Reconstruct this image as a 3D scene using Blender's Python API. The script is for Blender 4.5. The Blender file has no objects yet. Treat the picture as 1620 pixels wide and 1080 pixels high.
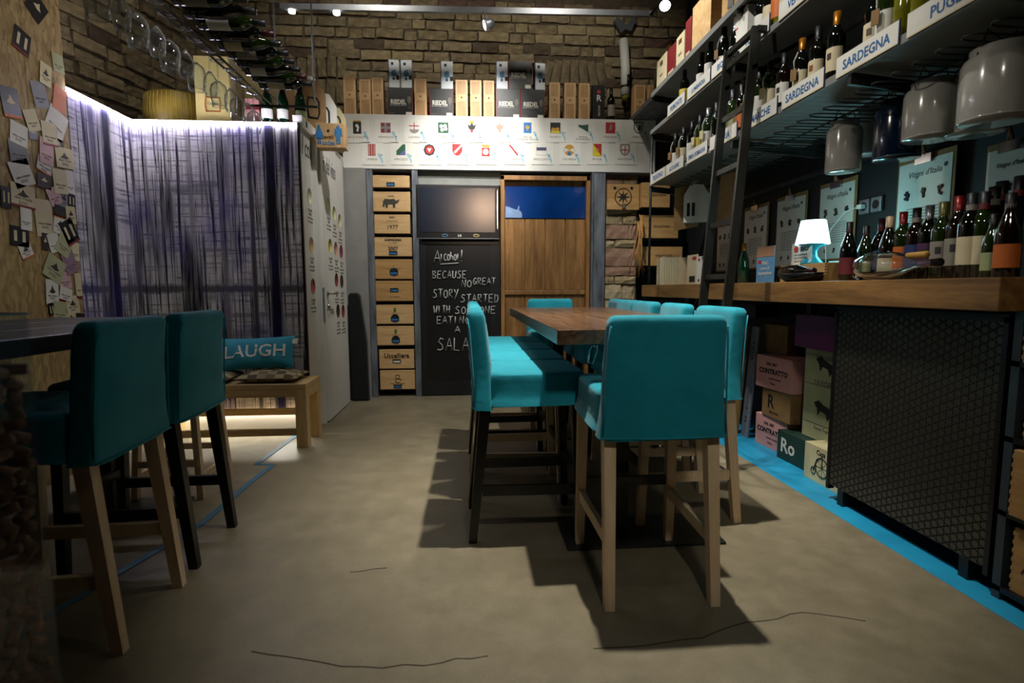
import bpy, math, random
from mathutils import Vector, Matrix, Euler
random.seed(7)
R = math.radians
S = bpy.context.scene
COL = S.collection

# ------------------------------------------------------------------ camera
CAM_H = 1.125
FPX = 850.0
def _basis():
    d = Vector(((742 - 810) / FPX, (540 - 457) / FPX, -1)).normalized()
    u = Vector((-math.sin(R(.6)), math.cos(R(.6)), 0)); u = (u - d * u.dot(d)).normalized()
    return d.cross(u), d, u
_bx, _by, _bz = _basis()
CAM_ROT = Matrix((_bx, _by, _bz))
cam = bpy.data.cameras.new('camera'); cam.lens = FPX / 1620 * 36; cam.sensor_width = 36
cam.clip_start = .02; cam.dof.use_dof = True; cam.dof.focus_distance = 3.3; cam.dof.aperture_fstop = 2.2
camo = bpy.data.objects.new('camera', cam); COL.objects.link(camo)
camo.matrix_world = Matrix.Translation((0, 0, CAM_H)) @ CAM_ROT.to_4x4()
S.camera = camo
def at(px, py, x=None, y=None, z=None):
    r = CAM_ROT @ Vector(((px - 810) / FPX, (540 - py) / FPX, -1)); o = Vector((0, 0, CAM_H))
    t = (z - CAM_H) / r.z if z is not None else (y / r.y if y is not None else x / r.x)
    return o + r * t
def depth_at(px, x, z):
    lo, hi = .3, 9
    for _ in range(40):
        m = (lo + hi) / 2
        c = CAM_ROT.transposed() @ (Vector((x, m, z)) - Vector((0, 0, CAM_H)))
        if (810 + FPX * c.x / -c.z > px) == (x > 0): lo = m
        else: hi = m
    return lo

# ------------------------------------------------------------------ world, view, lights
S.view_settings.view_transform = 'Standard'; S.view_settings.look = 'None'
S.view_settings.gamma = 1; S.view_settings.use_curve_mapping = False
S.view_settings.exposure = 0.0
W = bpy.data.worlds.new('world'); S.world = W; W.use_nodes = True
W.node_tree.nodes['Background'].inputs[0].default_value = (.6, .7, .8, 1)
W.node_tree.nodes['Background'].inputs[1].default_value = .02
def spot(name, loc, to, watts, ang=70, blend=.4, col=(1, .86, .66), rad=.05):
    l = bpy.data.lights.new(name, 'SPOT'); l.energy = watts; l.spot_size = R(ang); l.spot_blend = blend
    l.color = col; l.shadow_soft_size = rad
    o = bpy.data.objects.new(name, l); COL.objects.link(o); o.location = loc
    o.rotation_euler = (Vector(to) - Vector(loc)).to_track_quat('-Z', 'Y').to_euler(); return o
def point(name, loc, watts, col, rad=.03):
    l = bpy.data.lights.new(name, 'POINT'); l.energy = watts; l.color = col; l.shadow_soft_size = rad
    o = bpy.data.objects.new(name, l); COL.objects.link(o); o.location = loc; return o
WARM = (1, .94, .82); NEUT = (1, .98, .94)
spot('table_spot', (.65, 2.35, 3.95), (.60, 2.55, 0), 680, 55, .9, WARM, .035)
spot('table_spot_far', (.65, 3.55, 3.95), (.45, 3.75, 0), 380, 56, .8, WARM, .035)
spot('front_spot', (.45, -.15, 3.0), (.95, 2.8, .6), 72, 60, .9, WARM, .1)
spot('tv_reflection_spot', (.376, -1.2, 2.95), (.17, 5.63, 1.95), 150, 11, .6, (1, .66, .42), .2)  # added behind the camera to put a warm reflection on the television
spot('aisle_fill', (.95, 1.0, 4.1), (.9, 2.2, 0), 12, 84, .7, WARM, .06)  # weak fill added to soften the stool shadows
spot('left_aisle_fill', (-.2, 3.7, 4.1), (-.6, 4.0, 0), 48, 62, .9, WARM, .06)  # fill added to lighten the floor of the left aisle
spot('beam_spot', (.25, 4.1, 3.9), (.08, 5.65, 2.62), 420, 44, 1, NEUT, .04)
spot('crate_spot', (-.15, 3.5, 3.95), (-.8, 5.65, 1.3), 260, 50, .8, NEUT, .04)
spot('door_spot', (.5, 3.5, 3.95), (.95, 5.7, 1.3), 190, 50, .8, NEUT, .04)
spot('brick_wash_left', (-.9, 4.3, 4.35), (-.9, 6.05, 3.2), 62, 110, 1, WARM, .08)  # wide wash added to brighten the back brickwork, left half
spot('brick_wash_right', (.9, 4.3, 4.35), (.9, 6.05, 3.2), 62, 110, 1, WARM, .08)  # matching wash added for the right half of the bricks
spot('left_brick_spot', (-1.6, 3.6, 4.2), (-2.9, 4.6, 2.9), 34, 90, 1, WARM, .08)
spot('shelf_far_spot', (.55, 3.9, 4.0), (1.75, 4.2, 2.3), 190, 70, .7, NEUT, .03)
spot('shelf_near_spot', (.6, 2.5, 3.7), (1.75, 2.75, 2.25), 120, 66, .7, NEUT, .03)
spot('rack_fill', (.1, 2.2, 2.9), (-1.1, 2.9, 2.3), 45, 60, .8, NEUT, .03)  # fill added beside the rack to bring out its dark bottles
spot('chipboard_spot', (-1.35, 2.5, 3.9), (-2.43, 2.9, 2.1), 12, 60, .8, NEUT, .03)
spot('left_table_spot', (-.9, 2.2, 3.9), (-1.9, 3.0, .9), 12, 80, .8, WARM, .06)
spot('counter_spot', (-.4, 2.0, 2.9), (1.95, 2.35, 1.6), 46, 44, .9, WARM, .06)

# ------------------------------------------------------------------ mesh helpers
class MB:
    def __init__(s): s.v = []; s.f = []; s.s = []
    def add(s, vs, fs, smooth=False, M=None):
        b = len(s.v)
        s.v += [tuple(M @ Vector(v)) if M else tuple(v) for v in vs]
        s.f += [tuple(i + b for i in f) for f in fs]; s.s += [smooth] * len(fs); return s
    def box(s, x0, x1, y0, y1, z0, z1, M=None):
        return s.add([(x0, y0, z0), (x1, y0, z0), (x1, y1, z0), (x0, y1, z0), (x0, y0, z1), (x1, y0, z1), (x1, y1, z1), (x0, y1, z1)],
                     [(0, 3, 2, 1), (4, 5, 6, 7), (0, 1, 5, 4), (1, 2, 6, 5), (2, 3, 7, 6), (3, 0, 4, 7)], False, M)
    def bar(s, p, q, w, h=None, up=(0, 0, 1), w2=None, h2=None):
        """square bar from p to q, w across, h along 'up'"""
        h = h or w; w2 = w2 or w; h2 = h2 or h
        p = Vector(p); q = Vector(q); d = (q - p).normalized(); u = Vector(up)
        if abs(d.dot(u)) > .98: u = Vector((0, 1, 0))
        r = d.cross(u).normalized(); u = r.cross(d).normalized(); vs = []
        for c, a, b in ((p, w, h), (q, w2, h2)):
            for i, j in ((-1, -1), (1, -1), (1, 1), (-1, 1)): vs.append(c + r * (i * a / 2) + u * (j * b / 2))
        return s.add(vs, [(0, 3, 2, 1), (4, 5, 6, 7), (0, 1, 5, 4), (1, 2, 6, 5), (2, 3, 7, 6), (3, 0, 4, 7)])
    def tube(s, pts, r, n=8, cap=True, smooth=True):
        pts = [Vector(p) for p in pts]; rs = r if isinstance(r, (list, tuple)) else [r] * len(pts)
        vs = []; fs = []; prev = None
        for i, p in enumerate(pts):
            d = (pts[min(i + 1, len(pts) - 1)] - pts[max(i - 1, 0)]).normalized()
            if prev is None:
                a = Vector((0, 0, 1)) if abs(d.z) < .9 else Vector((1, 0, 0)); prev = d.cross(a).normalized()
            prev = (prev - d * prev.dot(d)).normalized(); b = d.cross(prev)
            for k in range(n):
                t = 2 * math.pi * k / n; vs.append(p + (prev * math.cos(t) + b * math.sin(t)) * rs[i])
        for i in range(len(pts) - 1):
            for k in range(n):
                k2 = (k + 1) % n; fs.append((i * n + k, i * n + k2, (i + 1) * n + k2, (i + 1) * n + k))
        s.add(vs, fs, smooth)
        if cap:
            b = len(s.v) - len(vs); s.f += [tuple(b + k for k in reversed(range(n))), tuple(b + (len(pts) - 1) * n + k for k in range(n))]; s.s += [False, False]
        return s
    def lathe(s, prof, n=18, M=None, a0=0, a1=2 * math.pi, smooth=True, cap=False):
        full = abs(a1 - a0 - 2 * math.pi) < 1e-6; m = n if full else n + 1; vs = []; fs = []
        for r, z in prof:
            for k in range(m):
                t = a0 + (a1 - a0) * k / n; vs.append((r * math.cos(t), r * math.sin(t), z))
        for i in range(len(prof) - 1):
            for k in range(n):
                k2 = (k + 1) % m; fs.append((i * m + k, i * m + k2, (i + 1) * m + k2, (i + 1) * m + k))
        s.add(vs, fs, smooth, M)
        if cap and full:
            b = len(s.v) - len(vs); s.f += [tuple(b + k for k in reversed(range(m))), tuple(b + (len(prof) - 1) * m + k for k in range(m))]; s.s += [False, False]
        return s
    def poly(s, pts, y0, y1, M=None):
        """outline in x,z extruded along y"""
        n = len(pts); a = sum(pts[i][0] * pts[(i + 1) % n][1] - pts[(i + 1) % n][0] * pts[i][1] for i in range(n))
        if a < 0: pts = pts[::-1]
        vs = [(x, y0, z) for x, z in pts] + [(x, y1, z) for x, z in pts]
        fs = [tuple(range(n)), tuple(reversed(range(n, 2 * n)))] + [(i, i + n, (i + 1) % n + n, (i + 1) % n) for i in range(n)]
        return s.add(vs, fs, False, M)
    def mesh(s, name, mat):
        me = bpy.data.meshes.new(name); me.from_pydata([tuple(v) for v in s.v], [], s.f)
        me.polygons.foreach_set('use_smooth', s.s)
        if mat: me.materials.append(mat)
        me.update(); return me
    def build(s, name, mat, parent=None, loc=None, bevel=0, kind=None, label=None):
        o = link(name, s.mesh(name, mat), parent, loc)
        if bevel:
            m = o.modifiers.new('bevel', 'BEVEL'); m.width = bevel; m.segments = 2; m.limit_method = 'ANGLE'; m.angle_limit = R(40)
        if kind: o['kind'] = kind
        if label: o['label'] = label
        return o
def link(name, data, parent=None, loc=None, rot=None):
    o = bpy.data.objects.new(name, data); COL.objects.link(o)
    if parent: o.parent = parent
    if loc is not None: o.location = loc
    if rot is not None: o.rotation_euler = rot
    return o
def thing(name, label, cat, loc=(0, 0, 0), rz=0, group=None, rot=None):
    o = bpy.data.objects.new(name, None); COL.objects.link(o); o.empty_display_size = .05
    o.location = loc; o.rotation_euler = rot or (0, 0, rz); tag(o, label, cat, group); return o
def tag(o, label, cat, group=None, kind=None):
    o['label'] = label; o['category'] = cat
    if group: o['group'] = group
    if kind: o['kind'] = kind
    return o
def struct(o): o['kind'] = 'structure'; return o
def B(*a, M=None): return MB().box(*a, M=M)
ORD = ['first', 'second', 'third', 'fourth', 'fifth', 'sixth', 'seventh', 'eighth', 'ninth', 'tenth', 'eleventh', 'twelfth', 'thirteenth', 'fourteenth',
       'fifteenth', 'sixteenth', 'seventeenth', 'eighteenth', 'nineteenth', 'twentieth'] + ['twenty-' + w for w in ('first', 'second', 'third', 'fourth', 'fifth', 'sixth', 'seventh', 'eighth', 'ninth')] + ['thirtieth'] + ['thirty-' + w for w in ('first', 'second', 'third', 'fourth', 'fifth', 'sixth', 'seventh', 'eighth', 'ninth')] + ['fortieth'] + ['forty-' + w for w in ('first', 'second', 'third', 'fourth', 'fifth', 'sixth', 'seventh', 'eighth', 'ninth')] + ['fiftieth'] + ['fifty-' + w for w in ('first', 'second', 'third', 'fourth', 'fifth', 'sixth', 'seventh', 'eighth', 'ninth')]
FACE = {'-y': (R(90), 0, 0), '-x': (R(90), 0, R(-90)), '+x': (R(90), 0, R(90)), '+y': (R(90), 0, R(180))}
def text(body, loc, size, mat, parent=None, face='-y', align='CENTER', bold=0, shear=0, sx=1, name='lettering', rot=None, tilt=0, lead=1):
    c = bpy.data.curves.new(name, 'FONT'); c.body = body; c.size = size; c.align_x = align; c.resolution_u = 2
    c.extrude = .0004; c.offset = bold * size; c.shear = shear; c.space_line = lead; c.materials.append(mat)
    tmp = bpy.data.objects.new('tmp', c); me = bpy.data.meshes.new_from_object(tmp); bpy.data.objects.remove(tmp); bpy.data.curves.remove(c)
    if not me.materials: me.materials.append(mat)
    o = link(name, me, parent, loc); o.rotation_euler = rot or FACE[face]
    if tilt: o.rotation_euler = (o.rotation_euler.to_matrix() @ Matrix.Rotation(tilt, 3, 'Z')).to_euler()
    o.scale = (sx, 1, 1); return o

# ------------------------------------------------------------------ materials
MATS = {}
def newmat(name):
    m = bpy.data.materials.new(name); m.use_nodes = True; nt = m.node_tree; bs = nt.nodes['Principled BSDF']; MATS[name] = m; return m, nt, bs
def rgba(c): return (c[0], c[1], c[2], 1)
def hexc(h):
    f = lambda v: ((v / 255) / 12.92) if v / 255 < .04045 else (((v / 255) + .055) / 1.055) ** 2.4
    return tuple(f(int(h[i:i + 2], 16)) for i in (0, 2, 4))
def N(nt, t, **k):
    n = nt.nodes.new(t)
    for a, b in k.items(): setattr(n, a, b)
    return n
def coords(nt, scale=(1, 1, 1), kind='Object', rot=(0, 0, 0)):
    tc = N(nt, 'ShaderNodeTexCoord'); mp = N(nt, 'ShaderNodeMapping'); mp.inputs['Scale'].default_value = scale; mp.inputs['Rotation'].default_value = rot
    nt.links.new(tc.outputs[kind], mp.inputs[0]); return mp.outputs[0]
def noise(nt, vec, scale, detail=4, rough=.6, dist=0):
    n = N(nt, 'ShaderNodeTexNoise'); n.inputs['Scale'].default_value = scale; n.inputs['Detail'].default_value = detail; n.inputs['Roughness'].default_value = rough; n.inputs['Distortion'].default_value = dist
    nt.links.new(vec, n.inputs['Vector']); return n.outputs['Fac']
def ramp(nt, fac, stops):
    r = N(nt, 'ShaderNodeValToRGB'); e = r.color_ramp.elements
    while len(e) < len(stops): e.new(.5)
    for i, (p, c) in enumerate(stops): e[i].position = p; e[i].color = rgba(c)
    nt.links.new(fac, r.inputs[0]); return r.outputs[0]
def bumpn(nt, bs, h, strength=.3, dist=.01):
    b = N(nt, 'ShaderNodeBump'); b.inputs['Strength'].default_value = strength; b.inputs['Distance'].default_value = dist
    nt.links.new(h, b.inputs['Height']); nt.links.new(b.outputs[0], bs.inputs['Normal'])
def mathn(nt, op, a, b=None):
    m = N(nt, 'ShaderNodeMath', operation=op)
    for i, v in enumerate((a, b)):
        if v is None: continue
        if isinstance(v, (int, float)): m.inputs[i].default_value = v
        else: nt.links.new(v, m.inputs[i])
    return m.outputs[0]
def plain(name, c, rough=.5, metal=0, c2=None, scale=12, bump=0, bscale=80, spec=.5, stretch=(1, 1, 1), coat=0):
    if name in MATS: return MATS[name]
    c = hexc(c) if isinstance(c, str) else c; c2 = hexc(c2) if isinstance(c2, str) else c2
    m, nt, bs = newmat(name); c2 = c2 or tuple(v * .8 for v in c)
    v = coords(nt, stretch); col = ramp(nt, noise(nt, v, scale), [(.3, c2), (.7, c)])
    nt.links.new(col, bs.inputs['Base Color']); bs.inputs['Roughness'].default_value = rough; bs.inputs['Metallic'].default_value = metal
    bs.inputs['Specular IOR Level'].default_value = spec; bs.inputs['Coat Weight'].default_value = coat
    if bump: bumpn(nt, bs, noise(nt, v, bscale, 3), bump, .004)
    return m
def wood(name, c1, c2, axis='x', rough=.45, scale=1, bump=.15, dark=None):
    if name in MATS: return MATS[name]
    c1 = hexc(c1); c2 = hexc(c2); m, nt, bs = newmat(name)
    st = {'x': (.8, 9, 9), 'y': (9, .8, 9), 'z': (9, 9, .8)}[axis]
    v = coords(nt, tuple(a * scale for a in st)); f = noise(nt, v, 2.2, 8, .62, .9)
    g = noise(nt, coords(nt, tuple(a * scale * 6 for a in st)), 4, 2)
    f2 = mathn(nt, 'ADD', mathn(nt, 'MULTIPLY', f, .8), mathn(nt, 'MULTIPLY', g, .2))
    nt.links.new(ramp(nt, f2, [(.34, c2), (.5, tuple((a + b) / 2 for a, b in zip(c1, c2))), (.64, c1)]), bs.inputs['Base Color'])
    bs.inputs['Roughness'].default_value = rough; bumpn(nt, bs, f2, bump, .003); return m
def emit(name, c, strength):
    m, nt, bs = newmat(name); c = hexc(c) if isinstance(c, str) else c
    bs.inputs['Base Color'].default_value = rgba(c); bs.inputs['Emission Color'].default_value = rgba(c); bs.inputs['Emission Strength'].default_value = strength; return m

m_black = plain('black_paint', '0c0c0d', .45, c2='060607')
m_blackwall = plain('black_wall', '17191b', .7, c2='101213', scale=3, bump=.1, bscale=40)
m_dark = plain('dark_stain', '0b0a09', .35, c2='050505')
m_white = plain('white_paint', 'd8d6cf', .55, c2='cfcdc6', scale=3)
m_paper = plain('white_paper', 'd6d3c8', .7, c2='c9c6ba', scale=6)
m_cream = plain('cream_paper', 'cfc3a0', .7, c2='bfb18c', scale=6)
m_ink = plain('black_ink', '14120f', .7)
m_greyink = plain('grey_ink', '6e6a64', .7)
m_blueink = plain('blue_ink', '1f5f96', .6)
m_redink = plain('red_ink', 'b02a2e', .6)
m_chalk = plain('chalk', 'd5d6d2', .9, c2='8f918e', scale=120)
m_steel = plain('raw_steel', '5b5d60', .42, .85, c2='2f3133', scale=9, bump=.1)
m_dsteel = plain('dark_steel', '4c4d48', .36, .7, c2='262724', scale=7, stretch=(1, 1, .3))
m_msteel = plain('mill_steel', '868b93', .45, .35, c2='4a4e55', scale=6, stretch=(3, 3, .5))
m_chrome = plain('chrome', 'c8c8c8', .15, 1, c2='b8b8b8')
m_alu = plain('satin_aluminium', '8d9095', .4, .7)
m_kraft = plain('kraft_card', '8a6b3f', .75, c2='79592f', scale=14)
m_pink = plain('pink_card', 'd59a94', .7, c2='c98d86', scale=8)
m_olivec = plain('pale_green_card', 'a9ab82', .7, c2='9a9c74', scale=8)
m_greenc = plain('dark_green_card', '16382a', .6, c2='112c21')
m_purple = plain('purple_card', '5d0f4d', .5, c2='4d0b40')
m_red = plain('red_card', '7d1a1c', .6, c2='6a1315')
m_creamcard = plain('cream_card', 'd3c79c', .65, c2='c6b98c', scale=8)
m_yellowc = plain('yellow_card', 'cfc07c', .6, c2='c0b06a', scale=6)
m_orange = plain('orange_print', 'c8661d', .6)
m_bluecard = plain('blue_card', '5c8fb3', .6, c2='4a7c9f')
m_enamel = plain('white_enamel', 'aeaba3', .18, c2='9d9a92', scale=6, coat=.5)
m_enamelb = plain('blue_enamel', '0d2038', .15, c2='0a1a2e', coat=.5)
m_wnat = wood('beech_wood', 'ead3b2', 'd6b78e', 'z', .5, 1, .05)
m_wbench = wood('ash_wood', 'c9ad7c', 'a98c5a', 'x', .5, 1, .06)
m_wbenchz = wood('ash_wood_upright', 'c9ad7c', 'a98c5a', 'z', .5, 1, .06)
m_wtable = wood('walnut_table', '7a5a42', '3f2a1b', 'y', .22, 1.2, .08)
m_wcounter = wood('oak_counter', '9a713e', '5d4021', 'y', .45, .8, .12)
m_wdoor = wood('oak_door', 'a97c46', '6f4a22', 'z', .5, .8, .15)
m_wltable = wood('dark_walnut', '3b261a', '1c110b', 'y', .4, 1, .1)
m_wcrate = wood('pine_crate', 'd6b483', 'b38d58', 'x', .55, .7, .08)
m_wcrate2 = wood('pine_crate_tan', 'c19a62', '97703e', 'x', .55, .7, .08)
m_wbox = wood('pine_box', 'd2ae7e', 'ab8452', 'z', .55, 1.4, .08)
m_wboxdark = wood('pine_box_lid', 'bd9464', '8f6a3e', 'z', .55, 1.6, .08)
m_bglass = plain('dark_bottle_glass', '0a0d08', .06, c2='060805', spec=.7, coat=.3)
m_gglass = plain('green_bottle_glass', '1c2b0b', .06, c2='111d06', spec=.7, coat=.3)
m_brown = plain('brown_bottle_glass', '150c06', .07, c2='0c0704', spec=.7, coat=.3)
m_champ = plain('champagne_glass', '0b3b1d', .06, c2='062a14', spec=.7, coat=.4)
m_whiteglass = plain('pale_wine_glass', '77761a', .08, c2='5d5c12', coat=.4)
def thin_glass(name, tint, gain, base):
    m, nt, bs = newmat(name); nt.nodes.remove(bs); out = nt.nodes['Material Output']
    tr = N(nt, 'ShaderNodeBsdfTransparent'); tr.inputs[0].default_value = rgba(tint); g0 = N(nt, 'ShaderNodeBsdfGlossy'); g0.inputs['Roughness'].default_value = .06; df = N(nt, 'ShaderNodeBsdfDiffuse'); gl = N(nt, 'ShaderNodeMixShader'); gl.inputs[0].default_value = .3; nt.links.new(g0.outputs[0], gl.inputs[1]); nt.links.new(df.outputs[0], gl.inputs[2])  # diffuse share whitens grazing edges, standing in for bright rim highlights
    fr = N(nt, 'ShaderNodeLayerWeight'); fr.inputs[0].default_value = .5; mx = N(nt, 'ShaderNodeMixShader')
    nt.links.new(mathn(nt, 'MINIMUM', mathn(nt, 'ADD', mathn(nt, 'MULTIPLY', mathn(nt, 'POWER', fr.outputs[1], 3), gain), base), 1), mx.inputs[0]); nt.links.new(tr.outputs[0], mx.inputs[1]); nt.links.new(gl.outputs[0], mx.inputs[2]); nt.links.new(mx.outputs[0], out.inputs[0]); return m
m_clear = thin_glass('clear_glass', (.94, .96, .96), 1.3, .06)
m_refr, _nt, _bs = newmat('decanter_glass'); _bs.inputs['Base Color'].default_value = (.97, .98, .97, 1); _bs.inputs['Roughness'].default_value = .02; _bs.inputs['IOR'].default_value = 1.48; _bs.inputs['Transmission Weight'].default_value = 1
m_acrylic = thin_glass('acrylic_sheet', (.9, .93, .95), .3, .02)
CAPS = {'black': m_black, 'red': plain('red_foil', '7e1a17', .3, .3), 'gold': plain('gold_foil', 'b9741a', .3, .6), 'silver': plain('silver_foil', '9a9ca2', .3, .7), 'wine': plain('wine_foil', '3a0f18', .35, .2), 'cream': plain('cream_foil', 'bfa27c', .4), 'olive': plain('olive_foil', '53521a', .35, .2), 'copper': plain('copper_foil', '98461c', .3, .5)}
LABS = {'white': m_paper, 'cream': m_cream, 'orange': m_orange, 'red': plain('wine_red_label', '6e1d24', .6), 'blue': plain('navy_label', '1f2f66', .6), 'purple': plain('purple_label', '4a1f4a', .6), 'green': plain('green_label', 'a6ae7a', .6), 'black': m_black, 'grey': plain('grey_label', '8b8578', .6), 'yellow': plain('yellow_label', 'c9b23f', .6)}

def fabric(name, c1, c2, weave=900):
    m, nt, bs = newmat(name); v = coords(nt)
    nt.links.new(ramp(nt, noise(nt, v, 5, 5), [(.3, hexc(c2)), (.7, hexc(c1))]), bs.inputs['Base Color'])
    bs.inputs['Roughness'].default_value = .75; bs.inputs['Specular IOR Level'].default_value = .25
    bs.inputs['Sheen Weight'].default_value = .15
    a = noise(nt, v, 6, 3); b = noise(nt, v, weave, 1)
    bumpn(nt, bs, mathn(nt, 'ADD', a, mathn(nt, 'MULTIPLY', b, .05)), .35, .02); return m
m_teal = fabric('teal_cotton', '1192a6', '0a8092')
m_tealp = fabric('teal_cushion', '2f8fa3', '227c90')
m_blackbag = fabric('black_nylon', '0b0f0c', '060907')

def concrete(name, c1, c2, c3, rough=.42):
    m, nt, bs = newmat(name); v = coords(nt)
    a = noise(nt, v, .9, 6, .6, .4); b = noise(nt, v, 7, 6, .7); c = noise(nt, v, 160, 2)
    f = mathn(nt, 'ADD', mathn(nt, 'MULTIPLY', a, .4), mathn(nt, 'ADD', mathn(nt, 'MULTIPLY', b, .36), mathn(nt, 'MULTIPLY', c, .24)))
    nt.links.new(ramp(nt, f, [(.32, hexc(c3)), (.5, hexc(c2)), (.66, hexc(c1))]), bs.inputs['Base Color'])
    r = N(nt, 'ShaderNodeMapRange'); r.inputs['To Min'].default_value = rough - .1; r.inputs['To Max'].default_value = rough + .15
    nt.links.new(b, r.inputs[0]); nt.links.new(r.outputs[0], bs.inputs['Roughness'])
    bumpn(nt, bs, mathn(nt, 'ADD', b, mathn(nt, 'MULTIPLY', c, .3)), .12, .004); return m
m_floor = concrete('polished_concrete', '877e69', '736b57', '5c5544')
m_patch = concrete('rough_screed', 'a39a80', '857b62', '5e5643', .7)
m_stripe = plain('blue_floor_paint', '1c93bf', .5, c2='137fa8', scale=4, bump=.1)
m_bluetape = plain('worn_blue_paint', '2c6c92', .6, c2='4f7686', scale=14)

def textile():
    m, nt, bs = newmat('shibori_textile')
    tc = N(nt, 'ShaderNodeTexCoord'); sp = N(nt, 'ShaderNodeSeparateXYZ'); nt.links.new(tc.outputs['Object'], sp.inputs[0])
    u = mathn(nt, 'ADD', sp.outputs[0], sp.outputs[1]); z = sp.outputs[2]
    def vec(su, sz, off):
        c = N(nt, 'ShaderNodeCombineXYZ'); nt.links.new(mathn(nt, 'MULTIPLY', u, su), c.inputs[0]); nt.links.new(mathn(nt, 'MULTIPLY', z, sz), c.inputs[1]); c.inputs[2].default_value = off; return c.outputs[0]
    big = noise(nt, vec(4.6, .5, 3), 1.0, 3, .5); thin = noise(nt, vec(42, .8, 9), 1, 4, .7); fine = noise(nt, vec(120, 2.2, 5), 1, 3, .7)
    hor = noise(nt, vec(1.0, 5.5, 17), 1, 3, .6); horf = noise(nt, vec(2.2, 46, 23), 1, 4, .75)
    blot = noise(nt, vec(2.2, 1.6, 31), 1, 4, .6)
    def smooth(f, a, b):
        r = N(nt, 'ShaderNodeMapRange', interpolation_type='SMOOTHSTEP'); r.inputs[1].default_value = a; r.inputs[2].default_value = b; nt.links.new(f, r.inputs[0]); return r.outputs[0]
    def band(coord, c, w):
        d = mathn(nt, 'ABSOLUTE', mathn(nt, 'SUBTRACT', mathn(nt, 'ADD', coord, mathn(nt, 'MULTIPLY', mathn(nt, 'SUBTRACT', fine, .5), w * 1.2)), c)); return mathn(nt, 'SUBTRACT', 1, smooth(d, w * .3, w))
    dk = mathn(nt, 'MULTIPLY', smooth(big, .49, .63), .85)
    dk = mathn(nt, 'MAXIMUM', dk, mathn(nt, 'MULTIPLY', smooth(thin, .47, .6), .92))
    dk = mathn(nt, 'MAXIMUM', dk, mathn(nt, 'MULTIPLY', smooth(hor, .52, .68), .55))
    dk = mathn(nt, 'MAXIMUM', dk, mathn(nt, 'MULTIPLY', smooth(horf, .5, .62), .65))
    dk = mathn(nt, 'ADD', dk, mathn(nt, 'MULTIPLY', mathn(nt, 'SUBTRACT', fine, .45), 1.3))
    for c, w, k in ((2.78, .075, 1), (2.63, .03, .9), (2.42, .04, .7), (2.2, .03, .55), (1.52, .08, 1), (1.38, .05, .8)):
        dk = mathn(nt, 'MAXIMUM', dk, mathn(nt, 'MULTIPLY', band(u, c, w), k))
    for c, w, k in ((1.13, .05, .85), (.93, .03, .6), (1.75, .025, .5), (1.42, .03, .5)):
        dk = mathn(nt, 'MAXIMUM', dk, mathn(nt, 'MULTIPLY', band(z, c, w), k))
    light = ramp(nt, blot, [(.3, hexc('948eb2')), (.45, hexc('c6c1cc')), (.68, hexc('d6d3ce'))])
    mx = N(nt, 'ShaderNodeMix', data_type='RGBA'); nt.links.new(mathn(nt, 'MINIMUM', mathn(nt, 'MAXIMUM', dk, 0), 1), mx.inputs[0])
    nt.links.new(light, mx.inputs[6]); nt.links.new(ramp(nt, blot, [(.36, hexc('221c50')), (.54, hexc('0d0e18'))]), mx.inputs[7])
    nt.links.new(mx.outputs[2], bs.inputs['Base Color']); bs.inputs['Roughness'].default_value = .8; bs.inputs['Specular IOR Level'].default_value = .2; return m
m_textile = textile()
def osb():
    m, nt, bs = newmat('chipboard'); v = coords(nt, (1, 1.0, .35), rot=(.7, 0, 0)); vo = N(nt, 'ShaderNodeTexVoronoi'); vo.inputs['Scale'].default_value = 58
    nt.links.new(v, vo.inputs['Vector']); n = noise(nt, v, 30, 4)
    sp = N(nt, 'ShaderNodeSeparateColor'); nt.links.new(vo.outputs['Color'], sp.inputs[0])
    f = mathn(nt, 'ADD', mathn(nt, 'MULTIPLY', sp.outputs[0], .6), mathn(nt, 'MULTIPLY', n, .4))
    nt.links.new(ramp(nt, f, [(.15, hexc('7a6339')), (.5, hexc('927a4a')), (.85, hexc('ab9260'))]), bs.inputs['Base Color'])
    bs.inputs['Roughness'].default_value = .7; bumpn(nt, bs, f, .3, .004); return m
m_osb = osb()
def perforated():
    m, nt, bs = newmat('perforated_flower_panel'); tc = N(nt, 'ShaderNodeTexCoord'); sp = N(nt, 'ShaderNodeSeparateXYZ'); nt.links.new(tc.outputs['Object'], sp.inputs[0])
    k = 2 * math.pi / .03; y = mathn(nt, 'MULTIPLY', sp.outputs[1], k); z = mathn(nt, 'MULTIPLY', sp.outputs[2], k)
    def wv(a, b): return mathn(nt, 'ABSOLUTE', mathn(nt, 'COSINE', mathn(nt, 'ADD', mathn(nt, 'MULTIPLY', y, a), mathn(nt, 'MULTIPLY', z, b))))
    w = mathn(nt, 'MINIMUM', mathn(nt, 'MINIMUM', wv(.5, 0), wv(.25, .433)), wv(.25, -.433))
    r = ramp(nt, w, [(.16, (.004, .004, .004)), (.26, hexc('55534a'))]); nt.links.new(r, bs.inputs['Base Color'])
    nt.links.new(ramp(nt, w, [(.16, (.9, .9, .9)), (.26, (.28, .28, .28))]), bs.inputs['Roughness']); bs.inputs['Metallic'].default_value = .7
    bumpn(nt, bs, mathn(nt, 'MINIMUM', w, .3), .6, .01); return m
m_perf = perforated()
BRICKS = [plain('brick_tan%d' % i, a, .85, c2=b, scale=18, bump=.7, bscale=35) for i, (a, b) in enumerate((('8c7d60', '6c5f48'), ('7d6f55', '5e523e'), ('988866', '786a4e'), ('6b5246', '4f3b32'), ('5a4a38', '40342a'), ('877758', '5b4e38')))]
m_mortar = plain('old_mortar', '5b5040', .95, c2='43392b', scale=14, bump=.9, bscale=30)
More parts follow.
